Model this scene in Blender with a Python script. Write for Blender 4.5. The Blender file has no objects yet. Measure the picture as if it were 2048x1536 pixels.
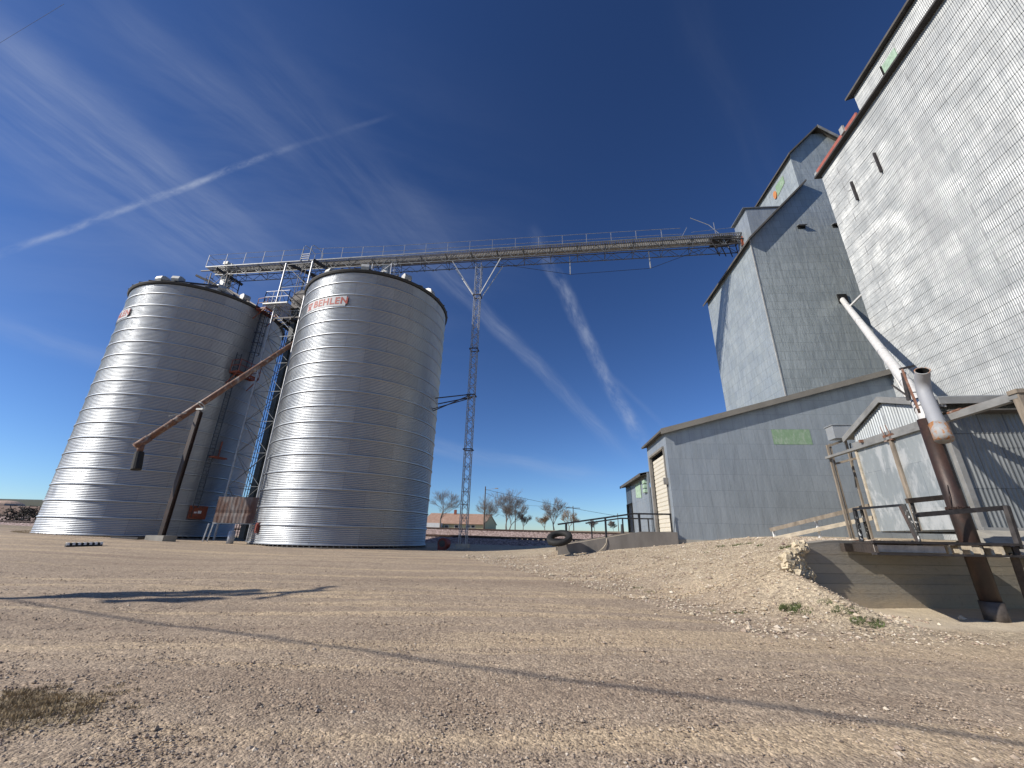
import bpy, math, random
from mathutils import Vector as V, Matrix, noise
random.seed(7)
rad = math.radians
S = bpy.context.scene
# ---------------------------------------------------------------- camera, sky, sun
FPX, TH, RO = 806.0, rad(20.76), math.asin(.0217)
CAM = V((0, 0, 1.6))
cF = V((0, math.cos(TH), math.sin(TH))); u0 = V((0, -math.sin(TH), math.cos(TH)))
cR = V((math.cos(RO), 0, 0)) + u0*math.sin(RO); cU = u0*math.cos(RO) - V((1, 0, 0))*math.sin(RO)
cd = bpy.data.cameras.new('camera'); cam = bpy.data.objects.new('camera', cd); S.collection.objects.link(cam)
cd.sensor_width = 36; cd.lens = FPX/2048*36; cd.clip_start = .1; cd.clip_end = 6000
m = Matrix((cR, cU, -cF)).transposed().to_4x4(); m.translation = CAM; cam.matrix_world = m
S.camera = cam
SUN_AZ, SUN_EL = 72.0, 32.0            # heading the light travels to, elevation
LD = V((math.sin(rad(SUN_AZ))*math.cos(rad(SUN_EL)), math.cos(rad(SUN_AZ))*math.cos(rad(SUN_EL)), -math.sin(rad(SUN_EL))))
sl = bpy.data.lights.new('sun', 'SUN'); sl.energy = 4.6; sl.angle = rad(.53); sl.color = (1, .93, .83)
so = bpy.data.objects.new('sun', sl); S.collection.objects.link(so); so.rotation_euler = LD.to_track_quat('-Z', 'Y').to_euler()
S.view_settings.view_transform = 'Standard'; S.view_settings.look = 'None'; S.view_settings.exposure = 0.3; S.view_settings.gamma = 1
S.cycles.max_bounces = 6

def ray(px, py):
    return (cF + cR*((px-1024)/FPX) - cU*((py-768)/FPX)).normalized()
def at(px, py, y):
    r = ray(px, py); return CAM + r*(y/r.y)
def proj(p):
    v = V(p)-CAM; d = v.dot(cF)
    return (1024+FPX*v.dot(cR)/d, 768-FPX*v.dot(cU)/d) if d > .01 else (-9e9, -9e9)

W = bpy.data.worlds.new('World'); S.world = W; W.use_nodes = True
N = W.node_tree.nodes; L = W.node_tree.links; N.clear()
sky = N.new('ShaderNodeTexSky'); sky.sky_type = 'NISHITA'; sky.sun_disc = False
sky.sun_elevation = rad(SUN_EL); sky.sun_rotation = rad(SUN_AZ+180)
sky.altitude = 1100; sky.air_density = 1.0; sky.dust_density = .3; sky.ozone_density = 1.2
tc = N.new('ShaderNodeTexCoord')
def wn(op, a, b=None, c=None):
    n = N.new('ShaderNodeMath'); n.operation = op
    for i, v in enumerate((a, b, c)):
        if v is None: continue
        if isinstance(v, (int, float)): n.inputs[i].default_value = v
        else: L.new(v, n.inputs[i])
    return n.outputs[0]
def wdot(vec):
    n = N.new('ShaderNodeVectorMath'); n.operation = 'DOT_PRODUCT'; L.new(tc.outputs['Generated'], n.inputs[0]); n.inputs[1].default_value = vec
    return n.outputs['Value']
def wnoise(scale, detail=5, rough=.6, stretch=None, dist=0):
    n = N.new('ShaderNodeTexNoise'); n.inputs['Scale'].default_value = scale; n.inputs['Detail'].default_value = detail
    n.inputs['Roughness'].default_value = rough; n.inputs['Distortion'].default_value = dist
    L.new(tc.outputs['Generated'], n.inputs['Vector']); return n.outputs['Fac']
def smooth(x, lo, hi):
    n = N.new('ShaderNodeMapRange'); n.interpolation_type = 'SMOOTHSTEP'; L.new(x, n.inputs['Value'])
    n.inputs['From Min'].default_value = lo; n.inputs['From Max'].default_value = hi; return n.outputs['Result']
wob = wnoise(3.2, 3, .5); wob2 = wnoise(14, 5, .65); fine = wnoise(38, 6, .7)
def cloud_band(p, q, width, strength, wobble=.02, fade=(.15, .2), rag=.5, fib=(22, 2.6)):
    a, b = ray(*p), ray(*q); n = a.cross(b).normalized(); mid = (a+b).normalized(); t = n.cross(mid).normalized()
    half = math.asin(min(1, abs(t.dot(b))))
    d = wdot(n); d = wn('ADD', d, wn('MULTIPLY', wn('SUBTRACT', wob, .5), wobble))
    d = wn('ADD', d, wn('MULTIPLY', wn('SUBTRACT', wob2, .5), width*rag))
    across = smooth(wn('ABSOLUTE', d), width, 0)
    al = wn('ABSOLUTE', wdot(t)); along = smooth(al, half*(1+fade[1]), half*(1-fade[0]))
    front = smooth(wdot(mid), 0, .2)
    cx = N.new('ShaderNodeCombineXYZ'); fa, fl = fib; L.new(wn('MULTIPLY', wn('ADD', wdot(n), wn('MULTIPLY', wn('SUBTRACT', wob, .5), wobble*2)), fa), cx.inputs[0]); L.new(wn('MULTIPLY', wdot(t), fl), cx.inputs[1])
    cx.inputs[2].default_value = width*97
    nz = N.new('ShaderNodeTexNoise'); nz.inputs['Scale'].default_value = 1; nz.inputs['Detail'].default_value = 7; nz.inputs['Roughness'].default_value = .62; L.new(cx.outputs[0], nz.inputs['Vector'])
    tex = smooth(nz.outputs['Fac'], .28, .82)
    return wn('MULTIPLY', wn('MULTIPLY', wn('MULTIPLY', across, along), wn('MULTIPLY', tex, front)), strength)
bands = [cloud_band((-60, 528), (600, 290), .0080, .42, .012, (.5, .12), .6, (50, 20)),
         cloud_band((560, 302), (790, 230), .007, .07, .01, (.7, .3), .5, (40, 20)),
         cloud_band((-60, 130), (480, 510), .12, .27, .03, (.5, .6), .25),
         cloud_band((-40, 60), (330, 330), .06, .14, .03, (.4, .5), .3),
         cloud_band((200, 10), (560, 300), .06, .12, .03, (.4, .5), .3),
         cloud_band((480, 120), (900, 560), .12, .09, .03, (.4, .5), .3),
         cloud_band((1070, 470), (1290, 900), .024, .46, .045, (.3, .1), .5, (26, 11)),
         cloud_band((860, 520), (1240, 900), .028, .34, .05, (.4, .2)),
         cloud_band((1180, 700), (1330, 860), .010, .10, .03, (.4, .3)),
         cloud_band((700, 860), (1240, 960), .030, .22, .05, (.4, .2)),
         cloud_band((-40, 640), (240, 720), .035, .15, .05, (.4, .4)),
         cloud_band((-200, 250), (900, 520), .42, .15, .03, (.5, .6), .1, (6, 1.2)),
         cloud_band((1380, 0), (1560, 420), .05, .02, .05, (.4, .4))]
tot = bands[0]
for b in bands[1:]: tot = wn('ADD', tot, b)
tot = wn('MINIMUM', tot, .75)
mix = N.new('ShaderNodeMix'); mix.data_type = 'RGBA'; L.new(tot, mix.inputs['Factor'])
v1 = N.new('ShaderNodeVectorMath'); v1.operation = 'SCALE'; v1.inputs['Scale'].default_value = .075; L.new(sky.outputs[0], v1.inputs[0])
gm = N.new('ShaderNodeGamma'); gm.inputs['Gamma'].default_value = 1.30; L.new(v1.outputs[0], gm.inputs['Color'])
v2 = N.new('ShaderNodeVectorMath'); v2.operation = 'MULTIPLY'; L.new(gm.outputs[0], v2.inputs[0]); v2.inputs[1].default_value = (9.2, 12.1, 16.7)
L.new(v2.outputs[0], mix.inputs['A']); mix.inputs['B'].default_value = (4.6, 5.1, 6.1, 1)
bg = N.new('ShaderNodeBackground'); bg.inputs['Strength'].default_value = .10
L.new(mix.outputs['Result'], bg.inputs['Color'])
wo = N.new('ShaderNodeOutputWorld'); L.new(bg.outputs[0], wo.inputs['Surface'])

# ---------------------------------------------------------------- frames on the ground plan
class Fr:
    def __init__(s, az):
        a = rad(az); s.ex = V((math.cos(a), -math.sin(a), 0)); s.ey = V((math.sin(a), math.cos(a), 0))
    def w(s, x, y, z=0): return s.ex*x + s.ey*y + V((0, 0, z))
    def loc(s, p): return (V(p).dot(s.ex), V(p).dot(s.ey), p[2])
    def onX(s, px, py, lx):
        r = ray(px, py); return s.loc(CAM + r*((lx-CAM.dot(s.ex))/r.dot(s.ex)))
    def onY(s, px, py, ly):
        r = ray(px, py); return s.loc(CAM + r*((ly-CAM.dot(s.ey))/r.dot(s.ey)))
FB, FA, FD = Fr(4.9), Fr(8.1), Fr(-7)

# ---------------------------------------------------------------- materials
def mat(name, base=(.5, .5, .5), rough=.6, metal=0.0):
    m = bpy.data.materials.new(name); m.use_nodes = True; nt = m.node_tree; b = nt.nodes['Principled BSDF']
    b.inputs['Base Color'].default_value = (*base, 1); b.inputs['Roughness'].default_value = rough; b.inputs['Metallic'].default_value = metal
    return m
class NT:
    def __init__(s, m): s.m = m; s.t = m.node_tree; s.b = s.t.nodes['Principled BSDF']; s.tc = s.t.nodes.new('ShaderNodeTexCoord')
    def link(s, a, b): s.t.links.new(a, b)
    def vec(s, kind='Object', scale=(1, 1, 1)):
        n = s.t.nodes.new('ShaderNodeMapping'); s.link(s.tc.outputs[kind], n.inputs['Vector']); n.inputs['Scale'].default_value = scale; return n.outputs[0]
    def noise(s, scale, detail=4, rough=.55, stretch=(1, 1, 1), kind='Object', dist=0):
        n = s.t.nodes.new('ShaderNodeTexNoise'); s.link(s.vec(kind, stretch), n.inputs['Vector'])
        n.inputs['Scale'].default_value = scale; n.inputs['Detail'].default_value = detail; n.inputs['Roughness'].default_value = rough; n.inputs['Distortion'].default_value = dist
        return n.outputs['Fac']
    def voro(s, scale, stretch=(1, 1, 1), out='Color', feature='F1', kind='Object'):
        n = s.t.nodes.new('ShaderNodeTexVoronoi'); n.feature = feature; s.link(s.vec(kind, stretch), n.inputs['Vector']); n.inputs['Scale'].default_value = scale; return n.outputs[out]
    def ramp(s, fac, stops):
        n = s.t.nodes.new('ShaderNodeValToRGB'); s.link(fac, n.inputs[0]); e = n.color_ramp.elements
        while len(e) < len(stops): e.new(.5)
        for x, (p, c) in zip(e, stops): x.position = p; x.color = (*c, 1) if len(c) == 3 else c
        return n.outputs[0]
    def mixc(s, fac, a, b, mode='MIX'):
        n = s.t.nodes.new('ShaderNodeMix'); n.data_type = 'RGBA'; n.blend_type = mode
        for i, v in (('Factor', fac), ('A', a), ('B', b)):
            if isinstance(v, (int, float)): n.inputs[i].default_value = v
            elif isinstance(v, tuple): n.inputs[i].default_value = (*v, 1)
            else: s.link(v, n.inputs[i])
        return n.outputs['Result']
    def math(s, op, a, b=None):
        n = s.t.nodes.new('ShaderNodeMath'); n.operation = op
        for i, v in enumerate((a, b)):
            if v is None: continue
            if isinstance(v, (int, float)): n.inputs[i].default_value = v
            else: s.link(v, n.inputs[i])
        return n.outputs[0]
    def rng(s, v, a, b, c=0., d=1.):
        n = s.t.nodes.new('ShaderNodeMapRange'); s.link(v, n.inputs['Value']); n.interpolation_type = 'SMOOTHSTEP'
        for k, x in zip(('From Min', 'From Max', 'To Min', 'To Max'), (a, b, c, d)): n.inputs[k].default_value = x
        return n.outputs['Result']
    def brick(s, w, h, mort, c1, c2, cm, kind='UV', offset=.5, bias=0):
        n = s.t.nodes.new('ShaderNodeTexBrick'); s.link(s.tc.outputs[kind], n.inputs['Vector']); n.inputs['Scale'].default_value = 1
        n.inputs['Brick Width'].default_value = w; n.inputs['Row Height'].default_value = h; n.inputs['Mortar Size'].default_value = mort
        n.inputs['Mortar Smooth'].default_value = .1; n.offset = offset; n.inputs['Bias'].default_value = bias
        for k, c in zip(('Color1', 'Color2', 'Mortar'), (c1, c2, cm)): n.inputs[k].default_value = (*c, 1)
        return n
    def bump(s, h, strength, dist=.02, prev=None):
        n = s.t.nodes.new('ShaderNodeBump'); s.link(h, n.inputs['Height']); n.inputs['Strength'].default_value = strength; n.inputs['Distance'].default_value = dist
        if prev is not None: s.link(prev, n.inputs['Normal'])
        return n.outputs[0]
    def base(s, c): s.link(c, s.b.inputs['Base Color'])
    def rough(s, c): s.link(c, s.b.inputs['Roughness'])
    def normal(s, c): s.link(c, s.b.inputs['Normal'])

def simple(name, base, rough=.6, metal=0., var=.25, scale=3, bump=.0, stretch=(1, 1, 1)):
    m = mat(name, base, rough, metal); n = NT(m)
    f = n.noise(scale, 5, .6, stretch)
    lo = tuple(c*(1-var) for c in base); hi = tuple(min(1, c*(1+var)) for c in base)
    n.base(n.ramp(f, [(.3, lo), (.7, hi)]))
    if bump: n.normal(n.bump(n.noise(scale*6, 4, .6, stretch), bump, .02))
    return m
def rusty(name, paint, rust=(.14, .055, .028), amt=.5, rough=.7, metal=.0, scale=2.2, stretch=(1, 1, 1), width=.08):
    m = mat(name, paint, rough, metal); n = NT(m)
    f = n.noise(scale, 7, .68, stretch, dist=.4); k = n.rng(f, 1-amt-width, 1-amt+width)
    p = n.mixc(n.noise(scale*2.5, 4), tuple(c*.75 for c in paint), tuple(min(1, c*1.15) for c in paint))
    r = n.mixc(n.noise(scale*6, 4), tuple(c*.5 for c in rust), tuple(c*1.7 for c in rust))
    n.base(n.mixc(k, p, r)); n.normal(n.bump(n.noise(scale*12, 4), .25, .01))
    return m

def m_silo():
    m = mat('galvanised corrugated bin sheet', (.5, .5, .5), .42, .85); n = NT(m)
    b = n.brick(2.86, 1.1, .008, (.34, .365, .395), (.41, .435, .46), (.18, .185, .195))
    f = n.noise(.9, 5, .6, (1, 1, .35)); st = n.noise(2.2, 5, .65, (1.6, 1.6, .12))
    c = n.mixc(n.rng(f, .3, .75), b.outputs['Color'], (.29, .305, .335), 'MIX')
    c = n.mixc(.35, b.outputs['Color'], c)
    c = n.mixc(n.rng(st, .55, .8, 0, .35), c, (.27, .26, .25))
    n.base(c); n.rough(n.rng(n.noise(1.6, 4), .3, .7, .38, .50))
    return m
def m_sheet(name, w, h, c1, c2, cm, rough=.5, metal=.6, mort=.012, wave=.5, blotch=None, blotch_amt=.5, emboss=True):
    m = mat(name, c1, rough, metal); n = NT(m)
    b = n.brick(w, h, mort, c1, c2, cm)
    c = b.outputs['Color']
    st = n.noise(1.1, 6, .65, (2.2, .3, 1), 'UV')
    c = n.mixc(n.rng(st, .35, .7, 0, .5), c, tuple(x*.72 for x in c1))
    if blotch:
        k = n.noise(1.3, 7, .66, (1.3, .5, 1), 'UV', .5); k2 = n.noise(4.1, 5, .7, (1.6, .6, 1), 'UV', .3)
        c = n.mixc(n.rng(n.math('ADD', k, n.math('MULTIPLY', k2, .35)), .62, .78, 0, blotch_amt), c, blotch)
    n.base(c)
    n.rough(n.rng(n.noise(.8, 5, .6, (1, 1, 1), 'UV'), .3, .7, rough-.08, rough+.1))
    nv = n.bump(n.noise(1.9, 5, .6, (1.9, .42, 1), 'UV'), wave, .05)
    if emboss:
        w_ = n.t.nodes.new('ShaderNodeTexWave'); w_.bands_direction = 'X'; n.link(n.tc.outputs['UV'], w_.inputs['Vector']); w_.inputs['Scale'].default_value = 5.2
        nv = n.bump(w_.outputs['Fac'], .25, .01, nv)
    nv = n.bump(b.outputs['Fac'], -.5 if emboss else -.35, .02, nv)
    n.normal(nv)
    return m

M = {}
M['silo'] = m_silo()
M['bsheet'] = m_sheet('stamped steel elevator siding', .80, .66, (.38, .425, .435), (.43, .475, .485), (.22, .245, .255), .50, .42, .010, .8)
M['ssheet'] = m_sheet('grey blue shed siding', .68, .81, (.31, .35, .385), (.34, .38, .415), (.21, .235, .26), .5, .4, .007, .45)
M['asheet'] = m_sheet('weathered corrugated elevator siding', 1.9, .62, (.30, .315, .32), (.37, .385, .385), (.17, .175, .18), .55, .3, .012, .2, (.23, .25, .26), .42, False)
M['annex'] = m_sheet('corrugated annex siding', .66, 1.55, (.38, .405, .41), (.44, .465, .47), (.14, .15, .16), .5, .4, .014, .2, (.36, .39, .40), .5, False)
M['annexside'] = m_sheet('corrugated annex side with painted shade', .66, 1.55, (.20, .215, .22), (.25, .265, .27), (.08, .085, .09), .55, .35, .014, .2, (.15, .165, .17), .5, False)  # darker copy of the annex siding: dim grazing light painted into the colour
M['door_tin'] = m_sheet('patched sheet tin door', 1.9, 1.35, (.32, .355, .37), (.36, .395, .405), (.2, .22, .23), .45, .35, .006, .25, (.56, .58, .58), .8, False)
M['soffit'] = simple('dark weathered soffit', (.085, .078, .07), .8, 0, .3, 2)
M['roof_metal'] = simple('dull roof metal', (.22, .235, .25), .5, .6, .2, 1.5)
M['fascia'] = simple('grey fascia trim', (.26, .262, .255), .6, .3, .25, 2)
M['galv'] = simple('galvanised steel', (.34, .35, .37), .5, .5, .25, 5)
M['towersteel'] = simple('dull tower steel', (.16, .17, .18), .55, .5, .3, 4)
M['lip'] = simple('dark eave lip', (.05, .048, .045), .7, .2, .2, 2)
M['galv_light'] = simple('pale galvanised steel', (.42, .42, .40), .55, .3, .22, 3)
M['darksteel'] = simple('dark steel', (.055, .05, .05), .6, .4, .4, 6)
M['blacksteel'] = simple('black painted steel', (.018, .018, .02), .45, .1, .5, 8)
M['peel'] = rusty('peeling black and white paint', (.018, .018, .018), (.5, .5, .48), .40, .6, 0, 16, (1, 1, .6), .02)
M['convey'] = simple('grey brown conveyor steel', (.27, .255, .235), .6, .25, .25, 4)
M['leg_dark'] = simple('dark trunk steel', (.035, .042, .045), .6, .2, .3, 2)
M['orange'] = rusty('orange steel', (.25, .06, .022), (.12, .045, .03), .42, .6)
M['redrust'] = rusty('red painted steel', (.17, .028, .018), (.12, .04, .03), .45, .6)
M['rustpipe'] = rusty('rust streaked white pipe', (.40, .37, .33), (.15, .07, .042), .60, .65, .0, 2.6, (1, 1, .8), .12)
M['brownpipe'] = rusty('brown rusted auger tube', (.032, .024, .021), (.052, .029, .022), .5, .5, .25, 3.5, (1, 1, .4), .15)
M['whitepipe'] = simple('white painted spout', (.62, .61, .585), .45, 0, .12, 5)
M['greypipe'] = simple('grey painted spout', (.30, .31, .33), .62, .05, .06, 2)
M['ruststain'] = rusty('grey sleeve with orange rust', (.33, .335, .335), (.34, .15, .05), .46, .75, 0, 5.0, (1.6, 1.6, .35), .06)
M['oldwood'] = simple('weathered timber', (.22, .185, .145), .85, 0, .4, 5, .5, (1, 1, .25))
M['palewood'] = simple('pale weathered board', (.42, .365, .28), .85, 0, .3, 5, .5, (.4, 1, 1))
M['darkwood'] = simple('dark creosote timber', (.05, .038, .03), .85, 0, .5, 6, .4)
M['greenpatch'] = rusty('faded green paint patch', (.21, .32, .20), (.27, .34, .26), .45, .7, 0, 4.5, (1.2, 1.2, .5), .1)
M['mint'] = simple('mint green patch', (.32, .44, .33), .7, 0, .25, 6)
M['redroof'] = simple('faded red trim', (.33, .10, .075), .7, 0, .2, 3)
M['rolldoor'] = simple('cream roll door', (.58, .545, .46), .6, 0, .06, 1.5)
M['concrete'] = simple('weathered concrete', (.30, .285, .25), .9, 0, .28, 1.4, .35)
M['concrete_dark'] = simple('stained dark concrete', (.17, .155, .14), .9, 0, .3, 1.2, .35, (1, 1, .4))
M['limestone'] = simple('crumbled pale concrete', (.52, .44, .31), .95, 0, .35, 4, .8)
M['rubber'] = simple('black rubber', (.014, .014, .014), .75, 0, .3, 8, .3)
M['white'] = simple('white paint', (.72, .72, .70), .55, 0, .15, 5)
M['bark'] = simple('bare winter branches', (.18, .155, .135), .9, 0, .3, 2)
M['bark_warm'] = simple('branches with dry brown leaves', (.27, .19, .12), .9, 0, .35, 2)
M['brush'] = simple('dark brush wood', (.03, .026, .022), .9, 0, .4, 2)
M['housewall'] = simple('pale yellow house siding', (.56, .53, .32), .8, 0, .12, 2)
M['shingle'] = m_sheet('rust brown shingles', .45, .3, (.38, .235, .165), (.50, .33, .25), (.25, .15, .11), .9, 0, .02, .1, None, .5, False)
M['glass'] = mat('dark window glass', (.03, .04, .05), .1)
M['chimney'] = simple('red brick chimney', (.3, .1, .06), .9)
M['pole'] = simple('old pole wood', (.10, .075, .055), .9, 0, .3, 3)
M['wire'] = mat('black cable', (.02, .02, .02), .6)
M['railsteel'] = simple('rusty rail', (.14, .09, .07), .45, .5, .3, 3)
M['letter_red'] = rusty('faded red lettering', (.34, .035, .018), (.45, .20, .15), .22, .6, 0, 9)
M['letter_back'] = simple('white sign ground', (.42, .43, .44), .6, 0, .06, 4)
M['weed'] = simple('green weeds', (.085, .11, .035), .9, 0, .5, 9)
M['drygrass'] = simple('dry straw grass', (.34, .265, .16), .95, 0, .45, 6)
M['bluebox'] = simple('grey electric cabinet', (.34, .36, .375), .45, .3, .1, 2)
M['hole'] = mat('black opening', (.004, .004, .004), .9)

def m_ground():
    m = mat('gravel yard', (.3, .25, .2), .95); n = NT(m)
    big = n.noise(.16, 5, .6); mid = n.noise(.9, 5, .6, (1, 1, 1)); tr = n.noise(.42, 6, .6, (.11, 2.6, 1), dist=.7)
    base = n.ramp(big, [(.30, (.31, .245, .18)), (.55, (.375, .30, .222)), (.75, (.41, .33, .24))])
    base = n.mixc(n.rng(tr, .50, .60, 0, .75), base, (.50, .395, .265)); base = n.mixc(n.rng(tr, .44, .34, 0, .55), base, (.27, .205, .15))
    base = n.mixc(n.rng(mid, .55, .75, 0, .4), base, (.28, .215, .16))
    c1 = n.voro(42); v1 = n.t.nodes.new('ShaderNodeSeparateColor'); n.link(c1, v1.inputs[0])
    grit = n.ramp(v1.outputs[0], [(0, (.60, .57, .55)), (.3, (.90, .88, .86)), (.8, (1.08, 1.06, 1.03)), (1, (1.5, 1.48, 1.45))])
    col = n.mixc(1., base, grit, 'MULTIPLY')
    c2 = n.voro(15); v2 = n.t.nodes.new('ShaderNodeSeparateColor'); n.link(c2, v2.inputs[0])
    g2 = n.ramp(v2.outputs[1], [(0, (.7, .68, .67)), (.5, (1, 1, 1)), (1, (1.25, 1.24, 1.2))])
    at_ = n.t.nodes.new('ShaderNodeAttribute'); at_.attribute_name = 'zone'; zs = n.t.nodes.new('ShaderNodeSeparateColor'); n.link(at_.outputs['Color'], zs.inputs[0])
    light = n.mixc(1., n.ramp(n.noise(.8, 4), [(.3, (.38, .31, .22)), (.7, (.47, .40, .29))]), grit, 'MULTIPLY'); light = n.mixc(1., light, g2, 'MULTIPLY')
    col = n.mixc(zs.outputs[0], n.mixc(.5, col, n.mixc(1., col, g2, 'MULTIPLY')), light)                     # R: pale stone mound
    slab = n.ramp(n.noise(1.5, 6, .6), [(.3, (.50, .42, .31)), (.7, (.62, .53, .39))])
    col = n.mixc(zs.outputs[1], col, slab)                                                               # G: dusty slab
    grass = n.ramp(n.noise(3, 6, .7, (1, 2, 1)), [(.3, (.22, .175, .115)), (.55, (.30, .24, .155)), (.8, (.36, .30, .19))])
    col = n.mixc(zs.outputs[2], col, grass)                                                              # B: dry grass
    n.base(col)
    d1 = n.voro(42, out='Distance'); d2 = n.voro(15, out='Distance'); d3 = n.voro(90, out='Distance')
    h = n.math('ADD', n.math('ADD', n.math('MULTIPLY', d1, -.5), n.math('MULTIPLY', n.math('MULTIPLY', d2, -.9), n.noise(1.7, 3))), n.math('MULTIPLY', d3, -.22))
    n.normal(n.bump(n.noise(2.2, 6, .65), .35, .12, n.bump(h, .6, .03)))
    return m
M['ground'] = m_ground()
def m_field(name, c1, c2, sc=.02, st=(1, 4, 1)):
    m = mat(name, c1, .95); n = NT(m); n.base(n.ramp(n.noise(sc, 6, .65, st), [(.35, c1), (.65, c2)])); return m
M['field'] = m_field('dry prairie', (.22, .165, .10), (.32, .25, .155), .05)
M['hill_brown'] = m_field('brown stubble hill', (.17, .105, .065), (.22, .14, .09))
M['hill_green'] = m_field('dark green winter wheat hill', (.055, .06, .035), (.075, .075, .04))
def m_ballast():
    m = mat('reddish ballast', (.2, .15, .14), .95); n = NT(m)
    c = n.voro(9); v = n.t.nodes.new('ShaderNodeSeparateColor'); n.link(c, v.inputs[0])
    n.base(n.ramp(v.outputs[0], [(0, (.13, .09, .08)), (.5, (.27, .20, .175)), (1, (.48, .38, .35))]))
    n.normal(n.bump(n.voro(9, out='Distance'), -.9, .08)); return m
M['ballast'] = m_ballast()
def m_stone(name, cols):
    m = mat(name, cols[0], .9); n = NT(m)
    g = n.t.nodes.new('ShaderNodeNewGeometry')
    n.base(n.ramp(g.outputs['Random Per Island'], [(i/(len(cols)-1), c) for i, c in enumerate(cols)])); return m
M['stones'] = m_stone('mixed stones', [(.15, .115, .09), (.33, .26, .19), (.42, .34, .255), (.28, .21, .165), (.60, .52, .41)])
M['palestones'] = m_stone('pale limestone stones', [(.22, .16, .13), (.42, .35, .25), (.55, .47, .35), (.34, .25, .19), (.68, .62, .50)])

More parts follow.
